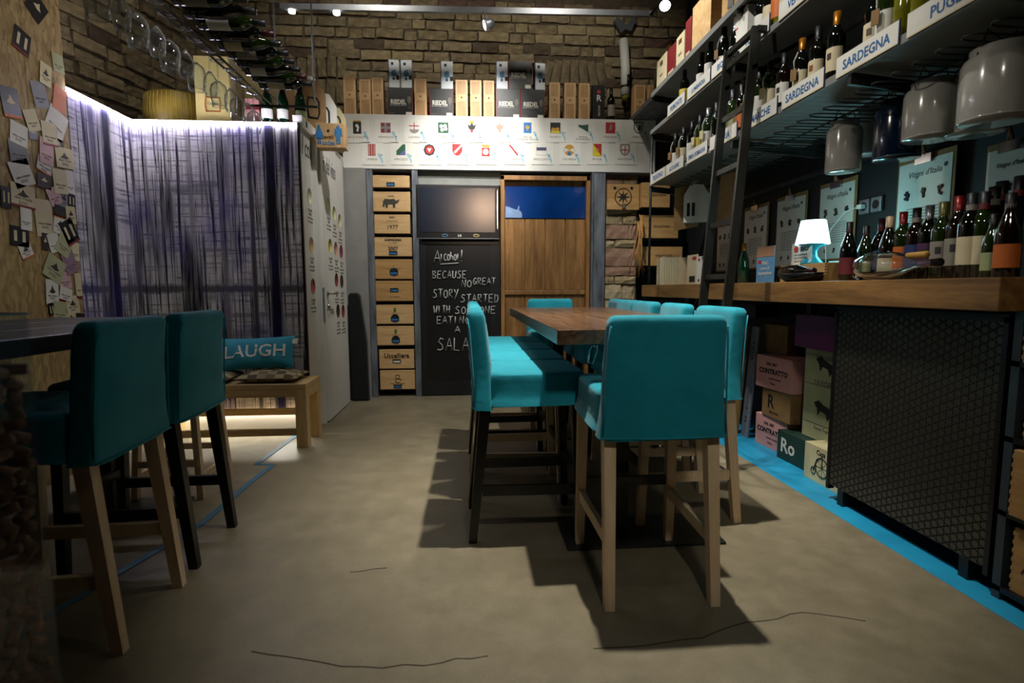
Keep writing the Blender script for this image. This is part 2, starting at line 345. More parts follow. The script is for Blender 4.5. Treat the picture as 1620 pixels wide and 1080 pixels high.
STONES = [plain('pale_stone%d' % i, a, .85, c2=b, scale=14, bump=.8, bscale=28) for i, (a, b) in enumerate((('b3a281', '8f7f60'), ('a39270', '83734f'), ('9b7c66', '7e604c'), ('beae8e', '978663')))]
m_led = emit('led_strip', (.86, .82, 1), 60)
m_led2 = emit('led_strip_low', (1, .97, .86), 38)
m_screen = plain('tv_screen', '262c38', .2, c2='242a35', scale=2, spec=.8)
m_bluepane = plain('blue_glass_pane', '0a3f86', .12, c2='073270', scale=3, coat=.6)
m_cork = plain('cork', 'a87048', .85, c2='6d452a', scale=60, bump=.5, bscale=90)
m_cheese = plain('cheese_rind', '8d782c', .45, c2='745f1e', scale=6)

# ================================================================== THE SETTING
fl = struct(B(-4.2, 3.0, -2.6, 6.6, -.1, 0).build('floor', m_floor))
B(1.81, 2.44, .2, 5.5, 0, .0015).build('painted_border', m_stripe, fl, label='bright blue painted border along the counter')
pm = MB(); pp = [(-1.344, 4.22), (-1.382, 3.494), (-1.27, 3.483), (-1.288, 3.198), (-1.30, 2.595), (-1.42, 2.1), (-1.6, 1.3), (-2.43, 1.3), (-2.43, 4.22)]
pm.add([(x, y, .0012) for x, y in pp], [tuple(range(len(pp)))[::-1]]); pm.build('screed_patch', m_patch, fl)
tp = MB()
for i in range(6):
    a = Vector((*pp[i], .002)); b = Vector((*pp[i + 1], .002)); tp.bar(a, b, .035, .003)
tp.build('painted_line', m_bluetape, fl, label='worn blue line around the screed patch')
def crack(pts):
    c = MB(); last = None; P = []
    for (x0, y0), (x1, y1) in zip(pts, pts[1:]):
        a = at(x0, y0, z=.0008); b = at(x1, y1, z=.0008); n = max(2, int((b - a).length / .05))
        for k in range(n): P.append(a.lerp(b, k / n) + Vector((random.uniform(-.004, .004), random.uniform(-.008, .008), 0)))
    for a, b in zip(P, P[1:]): c.bar(a, b, .0035, .0008)
    c.build('crack', plain('floor_crack', '2c261b', .9), fl)
crack([(400, 1028), (480, 1042), (575, 1056), (670, 1052), (720, 1040), (800, 1038)])
crack([(940, 1026), (1035, 1017), (1110, 1008), (1160, 990), (1272, 968), (1400, 986)])
crack([(553, 905), (590, 901), (633, 896)])
struct(B(-4.2, 3.0, -2.6, 6.6, 4.6, 4.7).build('ceiling', plain('ceiling_brick', '4a3d2c', .9, c2='352b1f', scale=6, bump=.5, bscale=20)))
wb = struct(B(-4.2, 3.0, 6.1, 6.3, 0, 4.6).build('wall_back', m_mortar))
struct(B(2.44, 2.6, -2.6, 6.1, 0, 4.6).build('wall_right', m_blackwall))
struct(B(-4.2, 3.0, -2.7, -2.6, 0, 4.6).build('wall_front', plain('dim_wall', '6b6255', .9)))
struct(B(-4.3, -4.2, -2.6, 6.1, 0, 4.6).build('wall_far_left', plain('dim_wall_left', '4c453a', .9)))

# ---- bricks of the back wall: each an object that shares one of a few meshes
def rough_brick(l, h, d, seed):
    rnd = random.Random(seed); m = MB(); nx, nz = 4, 2; vs = []; fs = []
    for j in range(nz + 1):
        for i in range(nx + 1):
            e = i in (0, nx) or j in (0, nz)
            vs.append(((i / nx - .5) * l + rnd.uniform(-.006, .006), (.012 if e else 0) + rnd.uniform(-.006, .006), (j / nz - .5) * h + rnd.uniform(-.005, .005)))
    for j in range(nz):
        for i in range(nx): a = j * (nx + 1) + i; fs.append((a, a + 1, a + nx + 2, a + nx + 1))
    rim = [i for i in range(nx + 1)] + [j * (nx + 1) + nx for j in range(1, nz + 1)] + [nz * (nx + 1) + i for i in range(nx - 1, -1, -1)] + [j * (nx + 1) for j in range(nz - 1, 0, -1)]
    b = len(vs); vs += [(vs[i][0], d, vs[i][2]) for i in rim]; n = len(rim)
    fs += [(rim[k], b + k, b + (k + 1) % n, rim[(k + 1) % n]) for k in range(n)]
    return m.add(vs, fs, False)
BM = {}
def brick_mesh(l, h, key):
    if key not in BM: BM[key] = rough_brick(l, h, .06, len(BM)).mesh('brick', BRICKS[random.choice((0, 0, 1, 1, 2, 2, 3, 4, 5, 5))])
    return BM[key]
def brick(parent, p, rz, l, h, tilt=0, var=0):
    o = link('brick', brick_mesh(l, h, (round(l, 2), round(h, 2), var)), parent, p); o.rotation_euler = Euler((0, 0, rz)).to_matrix().to_4x4().to_euler()
    if tilt: o.rotation_euler = (Matrix.Rotation(rz, 3, 'Z') @ Matrix.Rotation(tilt, 3, 'Y')).to_euler()
    return o
nb = 0
for r in range(14):
    z = 2.8 + r * .108 + .05; x = -2.55 + random.uniform(0, .2)
    while x < 2.4:
        l = random.choice((.14, .28, .30, .32, .34)); cx = x + l / 2
        inL = -2.25 < cx < -1.33 and z < 3.6; inR = .72 < cx < 1.6 and 3.3 < z < 3.66
        if not inL and not inR and z < 4.25:
            brick(wb, (cx, 6.07 + random.uniform(-.012, .012), z + random.uniform(-.008, .008)), 0, round(l - .02, 2), .09, random.uniform(-.02, .02), random.randrange(5)); nb += 1
        x += l
for r in range(3):
    for i in range(9): brick(wb, (-2.2 + i * .105 + r * .02, 6.07 + random.uniform(-.01, .01), 2.95 + r * .27), 0, .24, .085, R(90) + random.uniform(-.05, .05), 6 + random.randrange(3))
for i in range(9): brick(wb, (.78 + i * .1, 6.07, 3.46 + .03 * math.sin(i / 8 * math.pi)), 0, .26, .085, R(90 - (i - 4) * 5), 6 + random.randrange(3))
for i in range(9): brick(wb, (.78 + i * .1, 6.085, 3.22), 0, .2, .085, R(90 - (i - 4) * 5), 9 + random.randrange(2))

# ---- the angled brick wall on the left
P0 = Vector((-3.42, 3.2, 0)); P1 = Vector((-2.58, 6.05, 0)); dv = (P1 - P0).normalized(); wa = math.atan2(dv.y, dv.x); wl = (P1 - P0).length
nv = Vector((dv.y, -dv.x, 0))
wlft = struct(MB().box(0, wl, 0, .25, 0, 4.6, M=Matrix.Translation(P0) @ Matrix.Rotation(wa, 4, 'Z')).build('wall_left', m_mortar))
for r in range(20):
    z = 2.18 + r * .108; s = .15 + random.uniform(0, .2)
    while s < wl - .2:
        l = random.choice((.15, .26, .28, .3)); p = P0 + dv * (s + l / 2) + nv * (.035 + random.uniform(-.022, .018))
        if z < 3.95: brick(wlft, (p.x, p.y, z + random.uniform(-.008, .008)), wa, round(l - .025, 2), .085, random.uniform(-.03, .03), random.randrange(5))
        s += l

# ---- chipboard wall of pinned labels (left), two boards
ow = struct(B(-2.62, -2.46, 1.6, 3.6, 0, 3.9).build('wall_chipboard', m_osb))
for y0, y1 in ((1.6, 2.66), (2.663, 3.31), (3.313, 3.61)): B(-2.46, -2.437, y0, y1, 0, 3.9).build('chipboard_panel', m_osb, ow)

# ---- textile-covered toilet block
LT = -2.437
tw = B(LT, -1.262, 4.26, 4.3, .2, 2.335).build('wall_textile', m_textile); struct(tw)
xs = (LT, -2.2, -1.9, -1.262)
for i, (a, b) in enumerate(zip(xs, xs[1:])):
    MB().box(a + .002, b - .002, 4.25 + .004 * (i % 2), 4.262, .2, 2.33).build('textile_panel', m_textile, tw)
sw = struct(B(LT - .03, LT - .008, 3.62, 4.3, .2, 2.33).build('wall_textile_side', m_textile))
for a, b in ((3.62, 3.94), (3.942, 4.25)): B(LT - .008, LT, a, b, .2, 2.33).build('textile_panel', m_textile, sw)
struct(B(LT, -1.262, 4.28, 4.32, 0, .2).build('baseboard_textile', m_white)); struct(B(LT - .04, LT - .02, 3.62, 4.3, 0, .2).build('baseboard_side', m_white))
tr = struct(B(-1.262, -1.247, 4.245, 4.27, 0, 2.36).build('trim_1', m_dark))
B(LT, -1.26, 4.25, 5.6, 2.335, 2.36).build('ledge', m_white, tw); B(LT - .06, LT, 3.6, 4.3, 2.335, 2.36).build('ledge', m_white, sw)
led = tag(B(LT, -1.27, 4.232, 4.246, 2.335, 2.352).build('led_strip', m_led), 'glowing white led strip along the top of the wide textile wall', 'light strip')
led = tag(B(LT + .002, LT + .016, 3.62, 4.23, 2.335, 2.352).build('led_strip', m_led), 'glowing white led strip slanting along the narrow side textile wall', 'light strip')
led = tag(B(LT + .02, -1.3, 4.262, 4.277, .178, .196).build('led_strip', m_led2), 'bright led strip under the textile wall behind the bench', 'light strip')

# ---- white wall with fixed panel and door (toilet)
fp = struct(B(-1.30, -1.252, 4.27, 4.93, 0, 2.335).build('wall_white', m_white)); B(-1.30, -1.23, 4.27, 5.6, 2.335, 2.42).build('head_panel', m_white, fp)
B(-1.252, -1.215, 4.55, 4.60, 0, 2.36).build('door_jamb', m_white, fp)
dr = struct(B(-1.235, -1.195, 4.605, 5.40, .01, 2.34).build('door_1', m_white))
B(-1.232, -1.2, 4.598, 4.606, .85, 1.14).build('lock_plate', m_alu, dr); B(-1.222, -1.21, 4.596, 4.599, 1.03, 1.06).build('latch', m_black, dr)
h = MB(); h.lathe([(.0, 0), (.024, 0), (.024, .008), (.0, .008)], 14, Matrix.Translation((-1.195, 4.67, 1.09)) @ Matrix.Rotation(R(90), 4, 'Y'))
h.tube([(-1.19, 4.67, 1.09), (-1.145, 4.67, 1.09), (-1.14, 4.69, 1.09), (-1.14, 4.80, 1.092)], .009, 8)
h.lathe([(.0, 0), (.024, 0), (.024, .008), (.0, .008)], 14, Matrix.Translation((-1.195, 4.67, .98)) @ Matrix.Rotation(R(90), 4, 'Y')).tube([(-1.187, 4.67, 1.0), (-1.18, 4.67, .95)], .012, 6)
h.build('door_handle', m_chrome, dr)
text('I colo', (-1.2505, 4.30, 2.15), .21, m_ink, fp, '+x', 'LEFT', 0, .25, .62); text('ri del vino', (-1.194, 4.66, 2.10), .21, m_ink, dr, '+x', 'LEFT', 0, .25, .5)
def dots(parent, x, lst):
    for y, z, c in lst:
        MB().lathe([(.0, 0), (.062, 0), (.062, .001)], 24, Matrix.Translation((x, y, z)) @ Matrix.Rotation(R(90), 4, 'Y')).build('wine_colour_dot', plain('dot_' + c, c, .5), parent)
        text('COLORE\nVINO\nrosso rubino\nvivo chiaro', (x + .0005, y, z - .12), .03, m_greyink, parent, '+x', name='caption')
dots(fp, -1.251, [(4.46, 1.86, 'c9cba6'), (4.46, 1.48, 'c3a265'), (4.46, 1.15, '9c3434')])
dots(dr, -1.194, [(4.80, 1.84, 'c6c895'), (5.0, 1.80, 'c2c38c'), (5.2, 1.76, 'c5c490'), (4.82, 1.50, 'c0ad4c'), (5.02, 1.49, 'c08a70'), (5.22, 1.48, '7c2338'), (5.0, 1.21, '7a2a22'), (5.2, 1.20, '3a1a18'), (5.02, .93, '2b1c1a'), (5.22, .92, '8a3325')])
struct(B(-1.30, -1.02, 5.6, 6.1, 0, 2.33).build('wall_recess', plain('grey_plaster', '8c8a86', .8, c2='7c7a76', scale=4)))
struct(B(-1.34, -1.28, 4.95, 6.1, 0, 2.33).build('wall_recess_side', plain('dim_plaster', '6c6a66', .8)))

# ---- white beam on the back wall
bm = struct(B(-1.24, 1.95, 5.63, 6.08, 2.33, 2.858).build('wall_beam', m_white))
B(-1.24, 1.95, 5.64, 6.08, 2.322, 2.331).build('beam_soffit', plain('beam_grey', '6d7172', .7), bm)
struct(B(-1.02, 2.44, 6.0, 6.1, 0, 2.33).build('wall_alcove', m_blackwall))

# ---- wooden door, steel column, stone pillar
d2 = struct(B(.36, 1.255, 5.745, 5.77, 0, 2.25).build('door_2', m_wdoor))
for i in range(4):
    x0 = .378 + i * .216
    for a, b in ((.02, 1.06), (1.115, 1.86)): B(x0 + .003, x0 + .211, 5.725, 5.75, a, b).build('plank', m_wdoor, d2, bevel=.004)
B(.37, 1.245, 5.70, 5.75, 1.062, 1.112).build('door_rail', m_wdoor, d2, bevel=.006)
B(.385, 1.235, 5.715, 5.745, 1.865, 2.19).build('blue_pane', m_bluepane, d2, label='glossy blue glass panel')
torn = MB(); torn.poly([(.388, 1.868), (.56, 1.868), (.563, 1.9), (.552, 1.93), (.53, 1.945), (.535, 1.99), (.525, 1.99), (.515, 1.95), (.48, 1.955), (.43, 1.975), (.39, 1.985)], 5.7135, 5.7155); torn.build('torn_paper', plain('pale_blue_paper', '8aa9d6', .6), d2)
for a in ((.335, .375, 5.66, 5.76, 0, 2.29), (1.235, 1.275, 5.66, 5.76, 0, 2.29), (.335, 1.275, 5.66, 5.76, 2.245, 2.29)): B(*a).build('door_frame', m_wdoor, d2, bevel=.003)
sc = struct(B(1.28, 1.43, 5.64, 5.78, 0, 2.325).build('trim_2', m_msteel)); B(1.28, 1.295, 5.60, 5.64, 0, 2.325).build('flange', m_msteel, sc)
pl = struct(B(1.435, 1.80, 5.72, 6.0, 0, 2.325).build('wall_pillar', plain('pale_mortar', '6f6350', .95, c2='574c3b', scale=12, bump=.8, bscale=24)))
z = 0; k = 0
while z < 2.29:
    hh = random.choice((.085, .09, .1, .16, .2)) if z > .6 else random.choice((.09, .1)); hh = min(hh, 2.31 - z); x = 1.44
    if hh < .05: break
    while x < 1.78:
        l = min(random.choice((.12, .2, .26, .34)), 1.79 - x)
        if 1.79 - x - l < .08: l = 1.79 - x
        o = rough_brick(l - .012, hh - .012, .08, k).build('stone', random.choice(STONES), pl, (x + l / 2, 5.70 + random.uniform(-.015, .01), z + hh / 2)); k += 1; x += l
    z += hh
struct(B(-.508, .335, 5.70, 5.98, 2.19, 2.33).build('trim_3', plain('grey_board', '83857f', .7)))

# ================================================================== BIG FURNITURE
# ---- bar stool
def rbox(w0, w1, y0, y1, z0, z1, nx=8, nz=8, lean=0, puff=.0, seed=1, top_r=.02):
    """soft upholstered slab: front and back sheets that bulge, with rounded edges"""
    rnd = random.Random(seed); m = MB(); vs = []; fs = []; n = 32; T = (0, .03, .15, .3, .45, .6, .75, .85, .9, .935, .96, .98, .993, 1); rows = len(T) - 1
    ph = [rnd.uniform(0, 6.28) for _ in range(6)]
    for j, t in enumerate(T):
        hz = z1 - z0; d = max(0, t - (1 - top_r / hz)) * hz / top_r
        inset = top_r * (1 - math.sqrt(max(0, 1 - d * d))); z = z0 + hz * t
        w = w0 + (w1 - w0) * t - inset * 1.4; cy = (y0 + y1) / 2 - lean * t * t; hd = (y1 - y0) / 2 - inset * .85
        for k in range(n):
            a = 2 * math.pi * (k + .5) / n; e = 8
            cx = math.copysign(abs(math.cos(a)) ** (2 / e), math.cos(a)); sy = math.copysign(abs(math.sin(a)) ** (2 / e), math.sin(a))
            bul = puff * math.sin(math.pi * min(1, t * 1.1)) * (1 - abs(cx) ** 3)
            bul += .0035 * (1 - abs(cx) ** 6) * (math.sin(9 * cx + 4 * t + ph[0]) * math.sin(5 * t + ph[1]) + math.sin(4 * cx - 11 * t + ph[2]))
            flare = .012 * max(0, .25 - t) / .25
            vs.append((cx * (w / 2 + flare) + rnd.uniform(-.001, .001), cy + sy * (hd + bul + flare * .6) + rnd.uniform(-.001, .001), z + (.004 * math.sin(3 * a + ph[3]) if j == 0 else 0) - .006 * (1 - abs(sy)) * (t > .95)))
    for j in range(rows):
        for k in range(n): k2 = (k + 1) % n; fs.append((j * n + k, j * n + k2, (j + 1) * n + k2, (j + 1) * n + k))
    fs.append(tuple(range(rows * n, rows * n + n)))
    m.add(vs, fs, True); return m
STOOL = {}
def stool_meshes(kind):
    if kind in STOOL: return STOOL[kind]
    lm = m_wnat if kind == 'natural' else m_dark; out = []
    back = rbox(.435, .405, -.258, -.182, .605, 1.035, lean=.03, puff=.012, seed=3, top_r=.03)
    out.append(('backrest_cover', back.mesh('backrest_cover', m_teal)))
    seam = MB()
    for sx in (-1, 1): seam.tube([(sx * .217, -.257, .62), (sx * .214, -.262, .75), (sx * .206, -.275, .95), (sx * .2, -.283, 1.0)], .0035, 6)
    seam.tube([(-.222, -.262, .611), (0, -.268, .609), (.222, -.262, .611)], .003, 6)
    out.append(('piping', seam.mesh('piping', m_teal)))
    seat = rbox(.45, .435, -.20, .235, .622, .765, puff=.0, seed=5, top_r=.022)
    out.append(('seat_cover', seat.mesh('seat_cover', m_teal)))
    for sx in (-1, 1):
        out.append(('leg', MB().bar((sx * .185, -.205, .66), (sx * .19, -.27, 0), .044, .05, (0, 1, 0), .034, .036).mesh('leg', lm)))
        out.append(('leg', MB().bar((sx * .195, .19, .66), (sx * .2, .212, 0), .044, .044, (0, 1, 0), .034, .034).mesh('leg', lm)))
        out.append(('stretcher', MB().bar((sx * .187, -.225, .235), (sx * .197, .2, .235), .022, .045).mesh('stretcher', lm)))
    out.append(('footrest', MB().bar((-.2, .205, .29), (.2, .205, .29), .022, .04).mesh('footrest', m_steel if kind == 'natural' else lm)))
    STOOL[kind] = out; return out
def stool(x, y, rz, kind, label, group):
    t = thing('bar_stool', label, 'bar stool', (x, y, 0), rz, group)
    for n, me in stool_meshes(kind): link(n, me, t)
    return t
G1 = 'teal slipcovered bar stools around the long table'
stool(.672, 2.03, R(-.5), 'natural', 'teal slipcovered bar stool with pale legs at the near end of the long table', G1)
LK = ('dark', 'natural', 'dark', 'natural')
for i, yc in enumerate((2.50, 2.965, 3.43, 3.9)):
    stool(.275, yc, R(-90 + (0, -1, .8, 0)[i]), LK[i], '%s teal bar stool along the aisle side of the long table, %s legs' % (('nearest', 'second nearest', 'third nearest', 'farthest')[i], 'black' if LK[i] == 'dark' else 'pale wooden'), G1)
RK = ('natural', 'natural', 'dark', 'dark')
for i, yc in enumerate((2.60, 3.20, 3.72, 4.2)):
    stool(1.005 + (0, .01, .0, .01)[i], yc, R(90 + (1, -2, 1, 0)[i]), RK[i], '%s teal bar stool on the counter side of the long table' % ('nearest', 'second nearest', 'third nearest', 'farthest')[i], G1)
stool(.735, 4.62, R(180), 'natural', 'teal bar stool at the far end of the long table before the wooden door', G1)
stool(1.52, 4.52, R(-90), 'dark', 'farther of two teal bar stools pulled up to the wall counter', 'bar stools at the counter')
stool(1.52, 4.06, R(-90), 'natural', 'nearer of two teal bar stools pulled up to the wall counter', 'bar stools at the counter')
G2 = 'teal bar stools at the left table'
stool(-1.375, 1.845, R(92.5), 'natural', 'near left teal bar stool with pale legs beside the cork vessel', G2)
stool(-1.40, 2.365, R(92), 'dark', 'left teal bar stool with black legs, tucked in beyond the pale-legged one', G2)
t = thing('backless_stool', 'plain pale wooden stool frame behind the black-legged left stool', 'stool', (-1.62, 3.1, 0))
for sx in (-.17, .17):
    for sy in (-.17, .17): MB().bar((sx * .8, sy * .8, .6), (sx, sy, 0), .032).build('leg', m_wnat, t)
    MB().bar((sx, -.165, .12), (sx, .165, .12), .02, .035).build('stretcher', m_wnat, t); MB().bar((-.165, sx, .2), (.165, sx, .2), .02, .035).build('stretcher', m_wnat, t)
B(-.17, .17, -.17, .17, .6, .63).build('seat', m_wnat, t, bevel=.005)

# ---- long table
t = thing('long_table', 'long walnut plank high table on a steel pedestal', 'table', (.77, 3.2, 0))
for i, (x0, x1, y0, y1) in enumerate(((.335, .628, 2.03, 4.45), (.632, .925, 2.03, 4.45), (.929, 1.165, 2.45, 4.45))):
    B(x0 - .77, x1 - .77, y0 - 3.2, y1 - 3.2, .91, .97).build('plank', m_wtable, t, bevel=.004)
for yy in (-.85, .85):
    MB().bar((-.1, yy, .012), (-.1, yy, .9), .08).build('pedestal_column', m_dsteel, t)
    B(-.36, .35, yy - .16, yy + .16, 0, .012).build('base_plate', m_dsteel, t, bevel=.003)
B(-.2, .2, -1.0, 1.0, .89, .91).build('top_rail', m_dsteel, t)
cb = MB(); cb.tube([(0, 0, .0), (.014, 0, .006), (.018, 0, -.02), (.01, 0, -.07), (-.01, 0, -.07), (-.016, 0, -.02), (-.012, 0, 0), (0, 0, .004)], .004, 8)
o = cb.build('carabiner', m_chrome, None, (.50, 2.12, .895)); o.rotation_euler = (0, R(14), R(15)); tag(o, 'steel carabiner hook hanging under the near edge of the long table', 'hook')

# ---- left table
t = thing('left_table', 'dark walnut high table at the left wall with slab legs', 'table', (-1.8, 2.0, 0))
for i in range(3): B(-.37 + i * .29, -.083 + i * .29, -.85, .95, .93, .985).build('plank', m_wltable, t, bevel=.004)
for yy in (-.6, .75): MB().bar((0, yy, 0), (0, yy, .93), .09, .09).build('pedestal', m_dsteel, t)
for yy in (-.6, .75): B(-.3, .3, yy - .2, yy + .2, 0, .012).build('base_plate', m_dsteel, t)

# ---- bench with cushions
t = thing('bench', 'pale ash bench with slatted stretchers before the textile wall', 'bench', (-1.73, 4.03, 0))
B(-.52, .575, -.185, .185, .425, .462).build('seat_board', m_wbench, t, bevel=.004)
for sx in (-.48, .535):
    for sy in (-.145, .145): MB().bar((sx, sy, 0), (sx, sy, .425), .08, .08).build('leg', m_wbenchz, t, bevel=.004)
    B(sx - .04, sx + .04, -.105, .105, .36, .425).build('end_apron', m_wbench, t)
B(-.44, .495, -.185, -.15, .37, .425).build('apron', m_wbench, t)
for yy, zz in ((-.145, .085), (.145, .17)): B(-.44, .495, yy - .015, yy + .015, zz, zz + .05).build('stretcher', m_wbench, t, bevel=.003)
def pillow(name, lx, ly, lz, mat, label, loc, rot, group=None):
    m = MB(); n = 14; vs = []; fs = []
    for sgn in (1, -1):
        for j in range(n + 1):
            for i in range(n + 1):
                u = i / n * 2 - 1; v = j / n * 2 - 1; hgt = ((1 - abs(u) ** 2.6) * (1 - abs(v) ** 2.6)) ** .55
                k = 1 - .06 * (1 - abs(u)) * abs(v) - .04
                vs.append((u * lx / 2 * (1 - .05 * (1 - v * v)), v * ly / 2 * (1 - .07 * (1 - u * u)), sgn * hgt * lz / 2 + .004 * math.sin(9 * u + 5 * v) * hgt))
    for sidx in (0, 1):
        for j in range(n):
            for i in range(n):
                a = sidx * (n + 1) ** 2 + j * (n + 1) + i; q = (a, a + 1, a + n + 2, a + n + 1); fs.append(q if sidx == 0 else q[::-1])
    m.add(vs, fs, True); t = thing(name, label, 'cushion', loc, 0, group, rot)
    return t, m.build('cover', mat, t)
def plaid():
    m, nt, bs = newmat('plaid_check'); v = coords(nt, (1, 1, 1))
    ck = N(nt, 'ShaderNodeTexChecker'); ck.inputs['Scale'].default_value = 16; ck.inputs[1].default_value = rgba(hexc('2a2418')); ck.inputs[2].default_value = rgba(hexc('a39670'))
    c2 = N(nt, 'ShaderNodeTexChecker'); c2.inputs['Scale'].default_value = 8; c2.inputs[1].default_value = rgba(hexc('5c5038')); c2.inputs[2].default_value = rgba(hexc('8d8058'))
    nt.links.new(v, ck.inputs[0]); nt.links.new(v, c2.inputs[0]); mx = N(nt, 'ShaderNodeMix', data_type='RGBA'); mx.inputs[0].default_value = .5
    nt.links.new(ck.outputs[0], mx.inputs[6]); nt.links.new(c2.outputs[0], mx.inputs[7]); nt.links.new(mx.outputs[2], bs.inputs['Base Color']); bs.inputs['Roughness'].default_value = .9; return m
m_plaid = plaid()
for i, (xx, w) in enumerate(((-1.88, .38), (-1.44, .44))):
    pillow('seat_cushion', w, .34, .085, m_plaid, ('left' if i == 0 else 'right') + ' brown plaid seat cushion lying flat on the ash bench', (xx, 4.03, .5), (0, 0, 0), 'plaid bench cushions')
t, c = pillow('throw_pillow', .54, .26, .12, m_tealp, 'teal pillow lettered LAUGH leaning on the bench cushions', (-1.575, 4.1, .655), (R(62), R(-2), R(3)))
lt = text('LAUGH', (.0, 0, 0), .135, m_paper, c, rot=(0, 0, 0), bold=.012)
for v in lt.data.vertices:
    u_ = v.co.x * .98 / .27; w_ = (v.co.y - .048) / .13; top = ((1 - min(1, abs(u_)) ** 2.6) * (1 - min(1, abs(w_)) ** 2.6)) ** .55
    v.co = (v.co.x * .98, v.co.y - .048, v.co.z + top * .06 + .004 * math.sin(9 * u_ + 5 * w_) * top + .0015)
B(.25, .285, .06, .1, -.008, .008).build('care_tag', m_paper, t)

# ================================================================== BACK WALL THINGS
# ---- crate rack
t = thing('crate_rack', 'steel post rack holding a tower of wooden wine crates', 'rack', (-.76, 5.8, 0))
for x0, x1 in ((-1.016, -.958), (-.566, -.508)):
    B(x0 + .76, x1 + .76, -.17, -.12, 0, 2.32).build('post', m_msteel, t); B(x0 + .76, x1 + .76, .14, .18, 0, 2.32).build('post', m_msteel, t)
B(-.2, .194, .17, .175, 0, 2.3).build('back_sheet', m_black, t)
ZC = [(2.154, 2.272), (1.915, 2.11), (1.693, 1.883), (1.463, 1.654), (1.231, 1.431), (1.004, 1.211), (.768, .964), (.544, .742), (.298, .497), (.077, .278)]
for z0, z1 in ZC: B(-.195, .19, -.11, .16, z0 - .016, z0 - .004).build('runner', m_black, t)
CD = ['topmost wine crate of the rack with slatted lid and blue handle slot', 'wine crate in the rack printed with a rhinoceros', 'wine crate in the rack printed with the year 1977', 'wine crate in the rack printed 2007 with blue handle slot', 'tan wine crate in the rack, fifth from the top', 'tan wine crate in the rack, sixth from the top', 'wine crate in the rack with a small green crest, seventh from top', 'wine crate in the rack with a small green crest, eighth from top', 'wine crate in the rack lettered Uccelliera', 'lowest wine crate of the rack with a round figure print']
m_slot = plain('slot_blue', '2a6ea8', .5)
for i, (z0, z1) in enumerate(ZC):
    xo = (-.012, -.012, -.005, -.002, 0, 0, 0, .003, .008, .012)[i]; hw = .19 if i not in (2, 8, 9) else .18; w = m_wcrate if i not in (4, 5) else m_wcrate2
    c = thing('wine_crate', CD[i], 'crate', (-.77 + xo, 5.66, z0), 0, 'wine crates in the rack'); hh = z1 - z0
    B(-hw, hw, 0, .28, 0, hh).build('crate_body', w, c, bevel=.002)
    if i in (0, 1):
        for sx in (-.13, .13) if i == 0 else (-.175, .175): B(sx - .02, sx + .02, -.008, .002, 0, hh).build('batten', w, c)
    if i not in (1, 2):
        zz = (.028, 0, 0, .03, .06, .11, .045, .045, .075, .028)[i]
        B(-.042, .042, -.004, .002, zz - .018, zz + .022).build('handle_slot', m_black, c); B(-.034, .034, -.0055, -.003, zz - .012, zz + .008).build('slot_inside', m_slot if i != 8 else m_paper, c)
        if i in (4, 6, 7): MB().lathe([(0, 0), (.044, 0), (.044, .002)], 16, Matrix.Translation((0, -.001, zz + .01)) @ Matrix.Rotation(R(90), 4, 'X')).build('print', plain('slate_print', '2c3a4a', .7), c)
    def T(b, zz, sz, mm=m_ink, **k): text(b, (k.pop('x', 0), -.0035, zz), sz, mm, c, **k)
    if i == 1:
        rh = [(-.085, .05), (-.08, .1), (-.06, .125), (-.01, .12), (.03, .125), (.05, .105), (.085, .12), (.07, .085), (.045, .075), (.04, .035), (.02, .035), (.015, .07), (-.03, .068), (-.035, .035), (-.055, .035), (-.06, .07), (-.072, .04)]
        MB().poly(rh, -.003, .001).build('print', plain('charcoal_print', '3a332a', .7), c); T('RHINO', .145, .02)
    if i == 2: T('BARON', .158, .016, bold=.03); T('R I S E R V A', .118, .022, m_greyink); T('1977', .045, .058)
    if i == 3: T('CAPANNA', .155, .03, bold=.04, sx=1.2); T('LA CASA', .128, .022, m_greyink); T('2007', .06, .05, bold=.02)
    if i in (4, 5): T('+', .12, .04, m_greyink); T('VINO PREGIATO', .04 if i == 5 else .1, .016, m_greyink)
    if i in (6, 7): MB().poly([(-.012, .12), (.012, .12), (.014, .165), (-.012, .165)], -.003, .001).build('crest', plain('green_print', '4e6a30', .7), c); T('TENUTA', .098, .016, m_greyink)
    if i == 8: T('Uccelliera', .115, .068, plain('sepia_print', '3a1510', .7), sx=.95, bold=.02)
    if i == 9:
        MB().tube([(.0 + .022 * math.cos(a * .6), -.002, .135 + .02 * math.sin(a * .6)) for a in range(11)], .003, 5).tube([(.005 + .03 * math.cos(a * .6), -.002, .092 + .022 * math.sin(a * .6)) for a in range(10)], .003, 5).build('print', plain('sepia_print2', '5b3423', .7), c); T('Torre in Dogana', .056, .022, plain('sepia_print', '3a1510'))
# ---- folded black bag beside the rack
b = MB(); b.poly([(-.085, 0), (.085, 0), (.075, .6), (.02, 1.05), (-.005, 1.09), (-.09, 1.09), (-.1, 1.05), (-.095, .4)], -.05, .05)
o = b.build('folding_bag', m_blackbag, None, (-1.1, 5.5, .0), bevel=.02); tag(o, 'tall black fabric bag leaning between the white door and the crate rack', 'bag')

